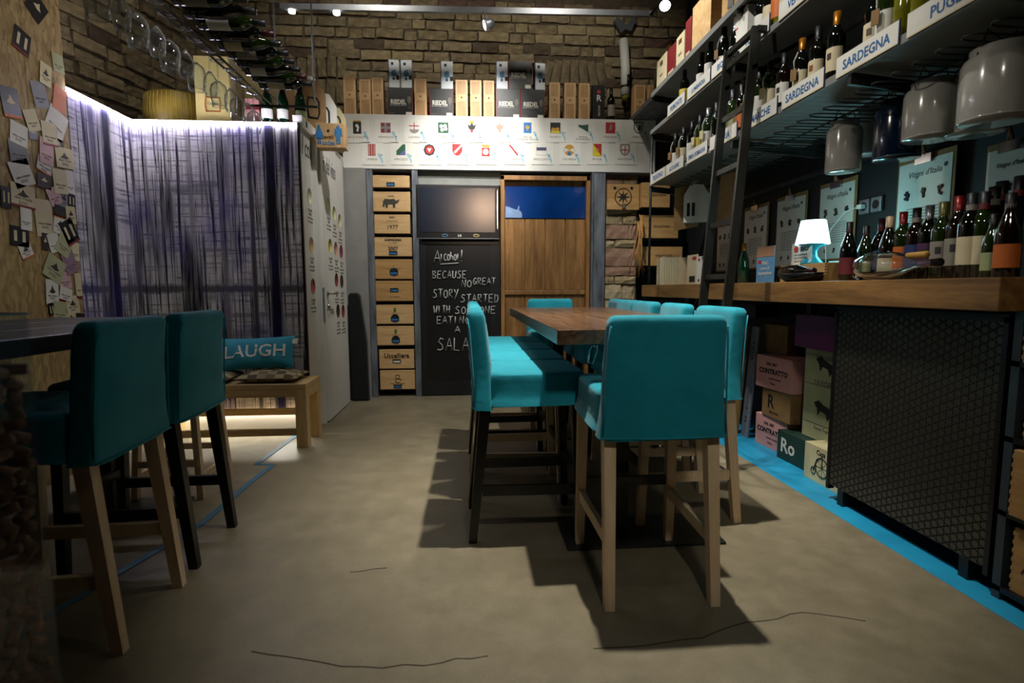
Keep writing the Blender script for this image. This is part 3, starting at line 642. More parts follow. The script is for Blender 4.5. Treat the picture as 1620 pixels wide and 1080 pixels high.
# ---- television
t = thing('television', 'black flat screen television above the chalkboard', 'television', (-.11, 5.66, 1.62))
B(-.425, .43, -.03, .03, .02, .565).build('housing', m_black, t, bevel=.006)
B(-.385, .385, -.034, -.028, .085, .53).build('screen', m_screen, t)
for sx in (-.405, .41): B(sx - .004, sx + .004, -.033, -.028, .12, .52).build('side_trim', m_chrome, t)
B(-.425, .43, -.034, -.028, .018, .026).build('bottom_trim', m_alu, t); text('LG', (.02, -.034, .042), .03, m_paper, t, bold=.04)
for sx, mt in ((-.13, m_bluecard), (.19, m_yellowc)): MB().tube([(sx + .03 * math.cos(a * .63), -.032, .052 + .012 * math.sin(a * .63)) for a in range(11)], .004, 5).build('sticker', mt, t)

# ---- chalkboard with handwriting drawn as strokes
t = thing('chalkboard', 'tall black chalkboard with a joke about alcohol and salad', 'chalkboard', (-.1, 5.68, 0))
B(-.43, .425, -.02, .03, .01, 1.61).build('board', m_black, t)
B(-.43, .425, -.03, .03, 1.585, 1.612).build('top_rail', m_dark, t)
for x0, x1 in ((-.43, -.345), (.325, .425)): B(x0, x1, -.026, .03, .01, 1.585).build('stile', plain('board_frame', '101112', .5), t)
B(-.345, .325, -.026, .03, .01, .16).build('bottom_rail', MATS['board_frame'], t)
o_ = [(.5 + .45 * math.cos(a * .5236 + 1.6), .45 + .45 * math.sin(a * .5236 + 1.6)) for a in range(13)]
GL = {'A': [[(0, 0), (.5, 1), (1, 0)], [(.15, .38), (.9, .38)]], 'L': [[(0, 1), (0, 0), (.8, 0)]], 'l': [[(.2, 1), (.2, 0)]], 'C': [[(.95, .85), (.6, 1), (.15, .8), (.05, .4), (.35, 0), (.95, .1)]], 'O': [o_], 'H': [[(.05, 1), (.05, 0)], [(.9, 1), (.9, 0)], [(.05, .5), (.9, .5)]],
      'h': [[(.05, 1.3), (.05, 0)], [(.05, .5), (.4, .75), (.8, .6), (.85, 0)]], 'B': [[(.1, 0), (.1, 1), (.6, .95), (.75, .75), (.15, .52), (.85, .35), (.7, .05), (0, 0)]], 'E': [[(.9, 1), (.05, 1), (.05, 0), (.9, 0)], [(.05, .52), (.75, .52)]], 'U': [[(.05, 1), (.1, .15), (.45, 0), (.85, .2), (.9, 1)]],
      'S': [[(.9, .9), (.4, 1), (.1, .75), (.7, .45), (.85, .15), (.4, 0), (0, .1)]], 'N': [[(.05, 0), (.1, 1), (.85, 0), (.9, 1.05)]], 'G': [[(.95, .85), (.5, 1), (.05, .5), (.4, 0), (.9, .15), (.9, .45), (.55, .45)]], 'R': [[(.05, 0), (.1, 1), (.7, .95), (.75, .65), (.1, .5), (.95, 0)]], 'T': [[(0, 1), (1, 1)], [(.5, 1), (.5, 0)]],
      'Y': [[(0, 1), (.45, .5)], [(.95, 1), (.2, -.2)]], 'D': [[(.1, 0), (.1, 1), (.7, .85), (.9, .45), (.6, .05), (0, 0)]], 'W': [[(0, 1), (.25, 0), (.5, .7), (.75, 0), (1, 1)]], 'I': [[(.3, 1), (.3, 0)]], 'M': [[(0, 0), (.15, 1), (.5, .4), (.85, 1), (1, 0)]], '!': [[(.3, 1.2), (.25, .25)], [(.22, .06), (.26, 0)]]}
def chalk(word, px, py, hpx, wpx, caps=True, slant=.08):
    p = at(px, py, y=5.66); u = 5.66 / 850 * 1.02; hgt = hpx * u; x = 0; m = MB(); n = len(word); adv = wpx * u / max(1, n)
    for ch in word:
        for st in GL[ch]:
            pts = [(p.x + .1 + x + (a * .78 + b * slant + random.uniform(-.02, .02)) * adv, -.0285, p.z + b * hgt + random.uniform(-.02, .02) * hgt) for a, b in st]
            m.tube(pts, .0052, 5)
        x += adv
    return m.build('handwriting', m_chalk, t)
chalk('A', 686, 416, 19, 13); chalk('lCOhOl', 697, 412, 10, 30); chalk('!', 728, 413, 14, 9)
MB().tube([(at(697, 418, y=5.66).x + .1, -.0285, at(697, 418, y=5.66).z), (at(726, 416, y=5.66).x + .1, -.0285, at(726, 416, y=5.66).z)], .005, 5).build('underline', m_chalk, t)
chalk('BECAUSE', 684, 440, 11, 53); chalk('NO', 730, 454, 11, 17); chalk('GREAT', 748, 450, 10, 36); chalk('STORY', 685, 471, 13, 40); chalk('STARTED', 729, 478, 12, 60)
chalk('WITH', 686, 495, 11, 26); chalk('SOMEONE', 720, 496, 11, 64); chalk('EATING', 691, 512, 11, 52); chalk('A', 719, 526, 10, 11); chalk('SALAD', 692, 554, 19, 64)

# ---- crest cards on the beam
m_fr = plain('card_white', 'dedbd2', .6, c2='d6d3ca'); m_lb = plain('pale_blue_print', '9fc3cf', .7); CC = {k: plain('crest_' + k, v, .6) for k, v in dict(red='b3272b', crimson='86243a', green='0f5a38', dgreen='14503a', black='17161a', blue='1f6db0', navy='3c3f63', gold='c8962e', yellow='dccb1d', grey='8b8784', white='e4e1da', violet='5a5f9a', salmon='d98a78').items()}
def sq(w=.045, h=.055, x=0, z=0): return [(x - w, z - h), (x + w, z - h), (x + w, z + h), (x - w, z + h)]
def shield(w=.045, h=.058): return [(-w, h), (w, h), (w, -.2 * h), (w * .6, -.75 * h), (0, -h), (-w * .6, -.75 * h), (-w, -.2 * h)]
def disc(r, x=0, z=0, n=16): return [(x + r * math.cos(i * 2 * math.pi / n), z + r * math.sin(i * 2 * math.pi / n)) for i in range(n)]
bird = [(-.045, .04), (-.02, .02), (0, .05), (.02, .02), (.045, .04), (.03, -.01), (.012, -.02), (.012, -.045), (-.012, -.045), (-.012, -.02), (-.03, -.01)]
CRESTS = [
 (566, 0, "VALLE D'AOSTA", 'black shield and white lion', [('gold', sq(.035, .012, 0, .058)), ('black', sq(.04, .058)), ('white', [(-.02, .02), (.0, .04), (.02, .01), (.01, -.04), (-.01, -.03), (.0, -.005)])]),
 (611, 0, 'PIEMONTE', 'crimson square and white cross', [('crimson', sq(.048, .048)), ('grey', sq(.012, .048)), ('grey', sq(.048, .012))]),
 (656, 0, 'LIGURIA', 'white disc with red cross', [('grey', disc(.05, 0, -.005)), ('white', sq(.05, .035, 0, .018)), ('red', sq(.004, .035, 0, .018)), ('red', sq(.05, .004, 0, .018))]),
 (702, 0, 'LOMBARDIA', 'green square and white flower', [('green', sq(.052, .052)), ('white', disc(.018, .018, .018)), ('white', disc(.018, -.02, .014)), ('white', disc(.018, -.012, -.022)), ('white', disc(.018, .024, -.012))]),
 (747, 0, 'TRENTINO', 'black eagle under a gold crown', [('gold', sq(.022, .014, 0, .055)), ('black', bird), ('red', disc(.014, 0, -.03))]),
 (791, 0, 'ALTO ADIGE', 'small red eagle', [('salmon', bird)]),
 (835, 0, 'FRIULI\nVENEZIA GIULIA', 'blue shield and gold eagle', [('blue', sq(.04, .052)), ('gold', [(a * .6, b * .6) for a, b in bird])]),
 (879, 0, 'VENETO', 'black and gold lion', [('black', sq(.052, .052)), ('gold', disc(.022, -.02, -.02)), ('gold', disc(.02, .02, -.015)), ('yellow', sq(.045, .01, 0, -.042))]),
 (923, 0, 'EMILIA\nROMAGNA', 'black and white diagonal wave', [('white', sq(.052, .052)), ('dgreen', [(-.05, .03), (0, .025), (.052, .035), (.052, -.045), (0, -.015), (-.05, .01)])]),
 (966, 0, 'TOSCANA', 'red shield and white horse', [('red', sq(.05, .055)), ('grey', [(-.02, -.03), (.015, -.02), (.02, .03), (-.005, .035), (-.01, .005)])]),
 (1010, 0, 'MARCHE', 'green outlined shield', [('dgreen', shield(.048, .058)), ('white', shield(.038, .047)), ('black', [(-.005, -.03), (.025, -.02), (.025, .03), (.005, .02)])]),
 (589, 1, 'UMBRIA', 'red lattice', [('crimson', sq(.036, .056))] + [('salmon', sq(.007, .05, -.024 + .024 * i)) for i in range(3)]),
 (635, 1, 'ABRUZZO', 'green and blue slanting shape', [('green', [(-.045, -.05), (.045, -.05), (.045, .055), (.02, .055), (-.045, -.01)]), ('violet', [(-.02, -.05), (.045, -.05), (.045, .01)])]),
 (680, 1, 'LAZIO', 'dark octagon with red', [('black', disc(.058, 0, 0, 8)), ('red', disc(.042, 0, 0, 8)), ('white', [(0, -.025), (.02, .015), (-.02, .015)])]),
 (724, 1, 'MOLISE', 'red shield and white diagonal stripe', [('red', shield(.05, .058)), ('white', [(-.035, -.02), (-.02, -.035), (.05, .04), (.05, .055), (.04, .055)])]),
 (769, 1, 'PUGLIA', 'gold crown over a red ring', [('gold', sq(.038, .012, 0, .04)), ('red', sq(.04, .042, 0, -.02)), ('white', disc(.03, 0, -.02))]),
 (813, 1, 'CAMPANIA', 'single red diagonal stripe', [('red', [(-.05, .048), (-.035, .055), (.05, -.045), (.036, -.055)])]),
 (857, 1, 'BASILICATA', 'blue grey horizontal bar', [('grey', sq(.052, .05)), ('white', sq(.05, .048)), ('navy', sq(.05, .016, 0, .01))]),
 (901, 1, 'CALABRIA', 'gold and white quartered disc', [('gold', disc(.056)), ('white', [(-.05, .02), (0, 0), (-.05, -.025)]), ('white', [(.05, .02), (0, 0), (.05, -.025)]), ('blue', disc(.018, 0, -.035))]),
 (945, 1, 'SICILIA', 'red and yellow diagonal halves', [('red', sq(.046, .062)), ('yellow', [(-.046, .062), (-.046, -.062), (.046, -.062)]), ('gold', disc(.016))]),
 (989, 1, 'SARDEGNA', 'grey shield with red cross', [('grey', shield(.052, .06)), ('white', shield(.036, .044)), ('red', sq(.005, .04)), ('red', sq(.036, .005))])]
for px, row, nm, look, shapes in CRESTS:
    p = at(px + 1, 208 if row == 0 else 243, y=5.63); w, hh = .112, .11
    t = thing('crest_card', 'white %s card on the beam with %s' % (nm.replace('\n', ' ').title().replace("D'A", "d'A"), look), 'card', (p.x, 5.628, p.z), 0, 'region crest cards on the beam')
    B(-w, w, -.003, 0, -hh, hh).build('sheet', m_fr, t)
    for i, (c, pts) in enumerate(shapes): MB().poly([(a - .01, b + .035) for a, b in pts], -.0042 - .0008 * i, -.003).build('crest', CC[c], t)
    text(nm, (-.01, -.0035, -.066), .028, m_greyink, t, sx=1.1, lead=.8)
    MB().poly([(.045, -.0), (.075, .0), (.085, -.03), (.1, -.07), (.09, -.1), (.08, -.075), (.065, -.04), (.05, -.02)], -.0036, -.003).build('map', m_lb, t); MB().poly(disc(.006, .072 + random.uniform(-.01, .02), -.03 + random.uniform(-.03, .03), 6), -.0042, -.003).build('map_mark', m_ink, t)

# ---- boxes standing on the beam
ZB = 2.858
def wbox(x0, x1, hgt, i, yy=5.68, z=ZB):
    c = thing('wine_box', '%s upright single-bottle wooden wine box from the left on the beam' % ORD[i], 'box', ((x0 + x1) / 2, yy, z), random.uniform(-.02, .02), 'wooden wine boxes on the beam'); w = (x1 - x0) / 2 - .003
    B(-w, w, 0, .11, 0, hgt).build('box_body', m_wbox, c, bevel=.002); B(-w + .018, w - .018, -.003, .002, .018, hgt - .018).build('sliding_lid', m_wboxdark, c)
    B(-w + .018, w - .018, -.005, 0, hgt * .42, hgt * .62).build('band', m_wbox, c); MB().poly(disc(.008, .0, hgt * .53, 8), -.007, -.004).build('brand_mark', plain('burnt_mark', '3b2412', .8), c)
for i, (a, b) in enumerate(((-1.228, -1.104), (-1.074, -.955), (-.952, -.831), (-.53, -.403), (-.118, .01), (.029, .15), (.163, .279), (.837, .955), (.994, 1.119), (1.146, 1.265), (1.731, 1.852), (1.872, 1.98))): wbox(a, b, .37 if i != 1 else .35, i)
def glassbox(x0, x1, z, hgt, label, yy=5.67):
    c = thing('wine_glass_box', label, 'box', ((x0 + x1) / 2, yy, z), 0, 'black glass boxes on the beam'); w = (x1 - x0) / 2
    B(-w, w, 0, .2, 0, hgt).build('carton', m_black, c); B(w - .006, w + .001, -.001, .2, 0, hgt).build('red_edge', m_red, c); B(-w - .001, -w + .006, -.001, .2, 0, hgt).build('red_edge', m_red, c)
    text('RIEDEL', (-.018, -.0015, hgt * .42), .062, m_paper, c, bold=.03, sx=.8); text('THE WINE GLASS COMPANY', (-.018, -.0015, hgt * .36), .013, m_paper, c); text('vitum', (-w + .04, -.0015, .02), .028, m_greyink, c)
    g = MB(); gx = w - .035; g.poly([(gx - .016, .19), (gx + .016, .19), (gx + .02, .15), (gx + .008, .125), (gx + .002, .12), (gx + .002, .085), (gx + .014, .08), (gx - .014, .08), (gx - .002, .085), (gx - .002, .12), (gx - .008, .125), (gx - .02, .15)], -.002, 0); g.build('glass_print', m_greyink, c)
    B(w - .07, w - .012, -.002, 0, .005, .04).build('price_tag', m_paper, c)
glassbox(-.795, -.544, ZB, .275, 'leftmost black wine glass carton on the beam under two leaflets'); glassbox(-.374, -.138, ZB, .275, 'black wine glass carton on the beam under a single leaflet box')
glassbox(.292, .54, ZB, .29, 'lower left black wine glass carton of the stacked trio'); glassbox(.546, .79, ZB, .29, 'lower right black wine glass carton of the stacked trio'); glassbox(.425, .661, ZB + .292, .272, 'upper black wine glass carton of the stacked trio')
m_litebox = plain('white_gift_box', 'cfd3d6', .5, c2='c2c7cb', scale=5)
def leaflet(x0, x1, z, hgt, label, rz=0, yy=5.69):
    c = thing('gift_box', label, 'box', ((x0 + x1) / 2, yy, z), rz, 'white and blue gift boxes'); w = (x1 - x0) / 2
    B(-w, w, 0, .07, 0, hgt).build('carton', m_litebox, c); B(-w, -w + .008, -.001, .07, 0, hgt).build('blue_edge', plain('blue_edge', '27456e', .5), c)
    B(-.025, .0, -.002, 0, hgt - .05, hgt - .025).build('logo', m_ink, c)
    MB().poly([(-.02, hgt * .62), (.02, hgt * .66), (.03, hgt * .45), (.0, hgt * .38), (-.025, hgt * .45)], -.002, 0).build('print', m_bluecard, c); MB().poly(disc(.014, 0, hgt * .33, 10), -.003, 0).build('badge', plain('navy_badge', '1d3557', .5), c); B(w - .03, w, -.0015, 0, hgt * .3, hgt * .45).build('dark_corner', m_ink, c)
leaflet(-.783, -.676, ZB + .277, .27, 'left one of two white gift boxes side by side on a black carton', R(6)); leaflet(-.665, -.55, ZB + .277, .27, 'right one of two white gift boxes side by side on a black carton', R(-6))
leaflet(-.264, -.14, ZB + .277, .27, 'lone white gift box on the second black carton'); leaflet(.295, .415, ZB + .292, .27, 'white gift box left of the upper black carton', R(-4)); leaflet(.69, .80, ZB + .292, .265, 'white gift box right of the upper black carton', R(8))
c = thing('dark_wine_box', 'tall black gift box with red rose and letter R on the beam', 'box', (1.36, 5.69, ZB)); B(-.063, .063, 0, .1, 0, .355).build('carton', m_black, c)
MB().poly(disc(.02, 0, .29, 7), -.003, 0).build('rose', m_redink, c); text('R', (0, -.002, .2), .085, m_paper, c, bold=.02); text('RECCHIA', (.012, -.002, .05), .026, m_paper, c, tilt=R(90), align='LEFT')

# ---- bottles
BOT = {}
def bottle_meshes(kind):
    if kind in BOT: return BOT[kind]
    if kind == 'bordeaux': pr = [(0, 0), (.034, 0), (.037, .004), (.037, .19), (.035, .205), (.024, .228), (.0155, .24), (.0145, .298), (.0155, .299), (.0155, .306), (0, .306)]; lab = (.0374, .05, .15); cap = [(.0152, .25), (.0158, .306), (.0, .3065)]
    elif kind == 'burgundy': pr = [(0, 0), (.037, 0), (.04, .004), (.04, .15), (.037, .175), (.026, .215), (.0165, .245), (.0145, .295), (.016, .297), (.016, .304), (0, .304)]; lab = (.0404, .035, .12); cap = [(.016, .248), (.0158, .303), (.0, .3045)]
    else: pr = [(0, 0), (.039, 0), (.043, .005), (.043, .14), (.039, .18), (.025, .225), (.017, .25), (.0165, .3), (.019, .302), (.019, .31), (0, .31)]; lab = (.0434, .04, .11); cap = [(.0262, .222), (.0182, .25), (.0178, .308), (.0, .3115)]
    b = MB().lathe(pr, 18); l = MB().lathe([(lab[0], lab[1]), (lab[0], lab[2])], 12, None, R(-90 - 70), R(-90 + 70)); c = MB().lathe([(a + .0004, b_) for a, b_ in cap], 14); BOT[kind] = (b, l, c); return BOT[kind]
BMESH = {}
def bmesh_of(part, kind, mat):
    k = (part, kind, mat.name)
    if k not in BMESH: BMESH[k] = bottle_meshes(kind)[{'glass': 0, 'label': 1, 'capsule': 2}[part]].mesh(part, mat)
    return BMESH[k]
def bottle(loc, rz, label, group, kind='bordeaux', glass=None, lab='white', cap='black', s=1, rot=None, pic=None, collar=None):
    t = thing('wine_bottle', label, 'bottle', loc, rz, group, rot); t.scale = (s, s, s)
    link('glass', bmesh_of('glass', kind, glass or m_bglass), t); link('capsule', bmesh_of('capsule', kind, CAPS[cap]), t)
    if lab:
        l = link('label', bmesh_of('label', kind, LABS[lab]), t)
        if pic: MB().lathe([(.0378 if kind == 'bordeaux' else .041, .1), (.0378 if kind == 'bordeaux' else .041, .128)], 6, None, R(-90 - 32 + pic[1]), R(-90 + pic[1])).build('picture', plain('pic_' + pic[0], pic[0], .6), l)
    if collar: MB().lathe([(.0162, .225 + .02), (.0165, .265)], 12).build('neck_band', LABS[collar], t)
    return t
bottle((1.5, 5.73, ZB), 0, 'dark wine bottle with grey label standing on the beam by the rose box', 'bottles on the beam', 'bordeaux', None, 'grey', 'black', 1.12)

# ---- white pipe with vent
t = thing('vent_pipe', 'white pipe hanging from an opening in the brick wall, ended by yellow foam', 'pipe', (1.72, 5.98, 3.2)); 
MB().tube([(0, 0, .02), (0, .0, .3), (-.01, .06, .62)], .05, 12).build('pipe', m_white, t); MB().tube([(0, 0, .1), (0, 0, .12)], .056, 12).tube([(.02, -.05, .12), (.02, -.05, .22)], .018, 6).build('clamp', m_black, t)
MB().tube([(0, 0, -.03), (.005, 0, .03)], [.03, .045], 10).build('foam', plain('yellow_foam', 'a39a35', .9), t)
MB().poly([(-.13, .8), (-.05, .68), (0, .72), (.06, .7), (.12, .82), (.07, .84), (.01, .76), (-.09, .85)], .02, .06).build('flap', plain('grey_lead', '4a4f52', .7), t)
# ---- compass plate on the pillar
c = thing('compass_plate', 'wooden board with compass rose and metal ring on the stone pillar', 'plaque', (1.62, 5.64, 2.07)); B(-.17, .17, 0, .04, -.12, .14).build('board', m_wcrate2, c)
st = []
for i in range(16): rr = .075 if i % 2 == 0 else .025; st.append((rr * math.cos(i * math.pi / 8), rr * math.sin(i * math.pi / 8) + .01))
MB().poly(st, -.004, 0).build('compass_rose', m_ink, c); MB().tube([(.088 * math.cos(i * .4), -.003, .01 + .088 * math.sin(i * .4)) for i in range(17)], .005, 5).build('ring', plain('bronze_ring', '5a4526', .4, .6), c)
for sx in (-.09, .09): MB().poly(disc(.016, sx, .1, 8), -.004, 0).build('hole', m_black, c)
B(-.01, .02, -.02, 0, -.11, -.06).build('hook', m_alu, c)
# ---- crates to the right of the pillar and cards
c1 = [((1.80, 5.58), 1.97, .25, .30, 'upper'), ((1.83, 5.66), 1.66, .24, .4, 'middle'), ((1.83, 5.68), 1.37, .2, .46, 'lower')]
for (x, y), z0, hh, ww, nm in c1:
    c = thing('corner_crate', '%s wooden crate mounted in the dark corner beside the stone pillar' % nm, 'crate', (x, y, z0), R(0), 'corner crates'); B(0, ww, 0, .25, 0, hh).build('crate_body', m_wcrate2, c); text('VIGNA RARA', (ww * .55, -.003, hh * .45), .04, plain('sepia_print', '3a1510'), c, sx=.8)
    B(0, ww, .05, .26, -.02, -.004).build('bracket', m_dsteel, c)
strp = MB()
for i in range(7):
    x = 1.79 + random.uniform(-.03, .03); strp.tube([(x, 5.58, 1.9 - random.uniform(0, .1)), (x + random.uniform(-.04, .04), 5.56, 1.68), (x + random.uniform(-.08, .05), 5.55, 1.5), (x + random.uniform(-.12, .05), 5.56, 1.22 + random.uniform(0, .1))], .006, 5)
o = strp.build('raffia_strands', plain('raffia', 'b07f45', .7)); tag(o, 'tuft of tan raffia strands hanging beside the stone pillar', 'strands')
# ---- track rail with spots
t = thing('track_rail', 'long grey ceiling track rail with small spots before the brick wall', 'track light', (0, 5.2, 3.66)); MB().bar((-1.65, 0, -.03), (1.75, 0, .03), .035, .05).build('rail', m_alu, t)
for x in (-1.55, -1.16): MB().lathe([(0, 0), (.03, 0), (.03, .02), (0, .02)], 12, Matrix.Translation((x, 0, -.075))).build('downlight', emit('downlight_%d' % (x * 100), (1, 1, .95), 12), t)
for x in (-1.2, .6): MB().tube([(x, 0, .02), (x, 0, .9)], .006, 6).build('suspension', m_alu, t)
MB().bar((1.72, .0, .035), (1.86, -1.6, .06), .03, .045).build('side_rail', m_dsteel, t)
def trackhead(loc, to, label, lit):
    c = thing('track_spot', label, 'spotlight', loc); d = (Vector(to) - Vector(loc)).normalized(); q = d.to_track_quat('-Z', 'Y').to_matrix().to_4x4()
    MB().lathe([(0, .1), (.03, .1), (.045, .06), (.055, 0), (.05, 0), (.04, .04), (0, .045)], 16, Matrix.Translation((0, 0, -.12)) @ q).build('lamp_head', m_dsteel if lit else m_alu, c)
    MB().lathe([(0, .01), (.045, .01)], 16, Matrix.Translation((0, 0, -.12)) @ q).build('lens', emit('spot_lens' + label[:6], (1, .98, .95), 14 if lit else 1.5), c); MB().tube([(0, 0, 0), (.03, 0, -.06), (0, 0, -.1)], .008, 6).build('arm', m_alu, c)
trackhead((.16, 5.17, 3.64), (-.9, 4.9, 3.2), 'small bracketed spotlight under the track rail', False)
pp_ = at(1052, 10, y=4.7); trackhead((pp_.x, 4.7, pp_.z + .12), (pp_.x - .3, 3.9, 2.6), 'lit round spotlight at the right end of the rail', True)

# ================================================================== RIGHT WALL
# ---- counter
t = thing('oak_counter_slab', 'thick oak counter slab along the black right wall', 'counter', (1.8, 3.6, 0)); y0 = 1.70 - 3.6; y1 = 5.52 - 3.6
B(0, .63, y0, y1, 1.043, 1.16).build('slab', m_wcounter, t, bevel=.004)
for xx, yy in ((.55, y0 + .12), (.5, -.15), (.1, .28), (.5, y1 - .1)): MB().bar((xx, yy, 0), (xx, yy, 1.043), .05).build('leg', m_black, t)
ZT = 1.16
# ---- shelves
m_shelf = plain('grey_shelf_paint', '7f807b', .5, c2='6d6e6a', scale=5)
t = thing('bottle_shelving', 'grey steel wall shelving of three long tiers above the counter', 'shelving', (1.65, 3.2, 0)); ya, yb = 1.0 - 3.2, 4.9 - 3.2
for i, z in enumerate((2.075, 2.535, 2.855)):
    B(0, .6, ya, yb, z - .014, z).build('shelf_board', m_shelf, t); B(-.004, .012, ya, yb, z - .03, z + (.004 if i != 2 else .01)).build('shelf_lip', m_shelf, t)
    B(.6, .615, ya, yb, z, z + .32).build('back_panel', plain('shelf_back', '7d7b74', .7, c2='4d4c47', scale=4), t)
for yy in (yb - .01, .15, -.9, -1.6):
    B(.55, .59, yy - .02, yy + .02, 1.17 if yy == yb - .01 else 1.95, 3.2).build('upright', m_dsteel, t)
    for z in (2.06, 2.52, 2.855): MB().bar((.0, yy, z - .035), (.57, yy, z - .09), .02, .05).build('bracket', m_dsteel, t)
MB().tube([(.01, yb - .01, 1.16), (.01, yb - .01, 2.52)], .012, 8).build('end_pipe', m_steel, t)
MB().bar((.25, ya, 2.42), (.25, yb, 2.42), .02, .035).build('ladder_rail', m_steel, t)
MB().bar((.72, ya, 1.9), (.72, yb, 1.9), .012, .03).build('wall_rail', m_steel, t)
# glass-hanging wire rack: every loop is a part of its own
wm = {}
def wire_loop():
    if 'w' not in wm:
        m = MB(); m.tube([(.55, -.028, 0), (.06, -.028, 0), (.02, -.02, 0), (.005, 0, 0), (.02, .02, 0), (.06, .028, 0), (.55, .028, 0)], .0035, 6); wm['w'] = m.mesh('wire_loop', m_dsteel)
    return wm['w']
t = thing('stemware_rack', 'dark wire glass rack slung under the lowest wall shelf', 'rack', (1.70, 3.0, 1.985))
for i in range(30): link('wire_loop', wire_loop(), t, (0, -1.5 + i * .105, 0))
for x in (.2, .42): MB().tube([(x, -1.6, .008), (x, 1.75, .008)], .005, 6).build('cross_wire', m_dsteel, t)
for y in (-1.2, -.2, .8, 1.6): MB().tube([(.3, y, 0), (.3, y, .055)], .004, 6).build('hanger', m_dsteel, t)
# ---- shelf edge cards with region names
SL = [(2.05, 4.84, 4.475, 'TRENTINO', 'lower'), (2.05, 4.465, 4.09, 'ALTO ADIGE', 'lower'), (2.05, 4.03, 3.68, 'EMILIA ROMAGNA', 'lower'), (2.05, 3.64, 3.27, 'UMBRIA', 'lower'), (2.05, 3.17, 2.84, 'MARCHE', 'lower'), (2.05, 2.795, 2.46, 'SARDEGNA', 'lower'), (2.05, 2.375, 2.025, 'SARDEGNA', 'lower'), (2.05, 1.985, 1.61, 'PUGLIA', 'lower'),
      (2.52, 4.455, 4.10, 'PIEMONTE', 'middle'), (2.52, 4.055, 3.67, 'LOMBARDIA', 'middle'), (2.52, 3.65, 3.40, 'BIO', 'middle'), (2.52, 3.27, 2.95, 'VENETO', 'middle'), (2.52, 2.86, 2.5, 'VENETO', 'middle')]
cnt = {}
for z, a, b, nm, tier in SL:
    cnt[(nm, tier)] = cnt.get((nm, tier), 0) + 1; two = {('SARDEGNA', 'lower'): 1, ('VENETO', 'middle'): 1}.get((nm, tier)); w = (' farther one' if cnt[(nm, tier)] == 1 else ' nearer one') if two else ''
    c = thing('shelf_label', 'white shelf edge label reading %s on the %s wall shelf%s' % (nm, tier, w), 'label', (1.642, (a + b) / 2, z), 0, 'shelf edge labels'); L = (a - b) / 2
    B(-.003, 0, -L, L, 0, .088).build('card', m_paper, c); B(-.004, .002, -L - .004, -L, 0, .09).build('end_clip', plain('clip_blue', '3c4470', .4), c); B(-.0035, 0, -L, L, .0, .006).build('edge', m_cream, c)
    text(nm, (-.0038, 0, .024), .056 if len(nm) < 9 else .044, m_blueink, c, '-x', 'CENTER', .018, 0, .92 if len(nm) < 10 else .78)
# ---- shelf bottles
BX = 1.712
def shelf_row(z, tier, lst, group):
    for i, (px, kind, gl, lab, cap, pic, tagc) in enumerate(lst):
        y = depth_at(px, BX, z + .15); nm = {'white': 'white', 'cream': 'cream', 'orange': 'orange', 'yellow': 'yellow', None: 'no'}.get(lab, lab)
        b = bottle((BX + random.uniform(-.01, .01), y, z), R(-90 + 35 + random.uniform(-8, 8)), '%s bottle from the far end of the %s wall shelf, %s label' % (ORD[i], tier, nm), group, kind, gl, lab, cap, 1.05 + random.uniform(-.03, .03), pic=pic)
        if tagc:
            m = MB(); m.tube([(-.016, -.01, .245), (-.03, -.022, .2), (-.02, -.042, .155)], .002, 5); m.build('string', m_paper, b)
            B(-.035, -.008, -.05, -.044, .1, .155).build('hang_tag', m_kraft if tagc == 1 else m_creamcard, b)
PB = '8a4a1c'
shelf_row(2.075, 'lower', [(1069, 'bordeaux', None, 'white', 'black', None, 1), (1082, 'bordeaux', None, 'cream', 'black', None, 1), (1094, 'bordeaux', None, 'white', 'black', None, 0), (1107, 'bordeaux', m_gglass, 'yellow', 'black', None, 2), (1120, 'bordeaux', m_gglass, 'white', 'silver', None, 2), (1133, 'bordeaux', None, None, 'black', None, 0), (1146, 'bordeaux', None, 'cream', 'black', None, 0), (1158, 'bordeaux', m_gglass, 'green', 'black', None, 2), (1171, 'bordeaux', None, 'orange', 'black', None, 0),
    (1187, 'bordeaux', m_gglass, 'yellow', 'black', None, 1), (1202, 'bordeaux', m_gglass, 'white', 'black', None, 1), (1219, 'bordeaux', m_gglass, 'cream', 'black', None, 2), (1238, 'bordeaux', m_brown, 'white', 'black', ('2b2a22', 0), 0), (1266, 'bordeaux', None, 'cream', 'gold', ('3a2016', 0), 1), (1292, 'bordeaux', None, 'cream', 'black', (PB, 0), 0), (1320, 'bordeaux', None, 'cream', 'gold', ('3a2016', 0), 0), (1380, 'bordeaux', None, 'cream', 'copper', ('4a3a1a', 0), 0), (1407, 'bordeaux', m_gglass, 'white', 'black', None, 1), (1436, 'bordeaux', m_whiteglass, None, 'olive', None, 0), (1462, 'bordeaux', m_whiteglass, None, 'black', None, 0), (1492, 'bordeaux', None, None, 'black', None, 0)], 'bottles on the lower wall shelf')
shelf_row(2.535, 'middle', [(1081, 'bordeaux', None, 'yellow', 'black', None, 0), (1108, 'bordeaux', None, 'white', 'wine', None, 0), (1124, 'bordeaux', None, 'white', 'black', None, 0), (1147, 'champ', None, 'white', 'black', None, 1), (1165, 'champ', None, 'white', 'silver', None, 0), (1206, 'bordeaux', None, 'white', 'black', None, 0), (1221, 'bordeaux', None, 'cream', 'black', None, 0), (1235, 'bordeaux', m_whiteglass, 'orange', 'olive', None, 0), (1248, 'bordeaux', None, 'cream', 'gold', None, 0)], 'bottles on the middle wall shelf')
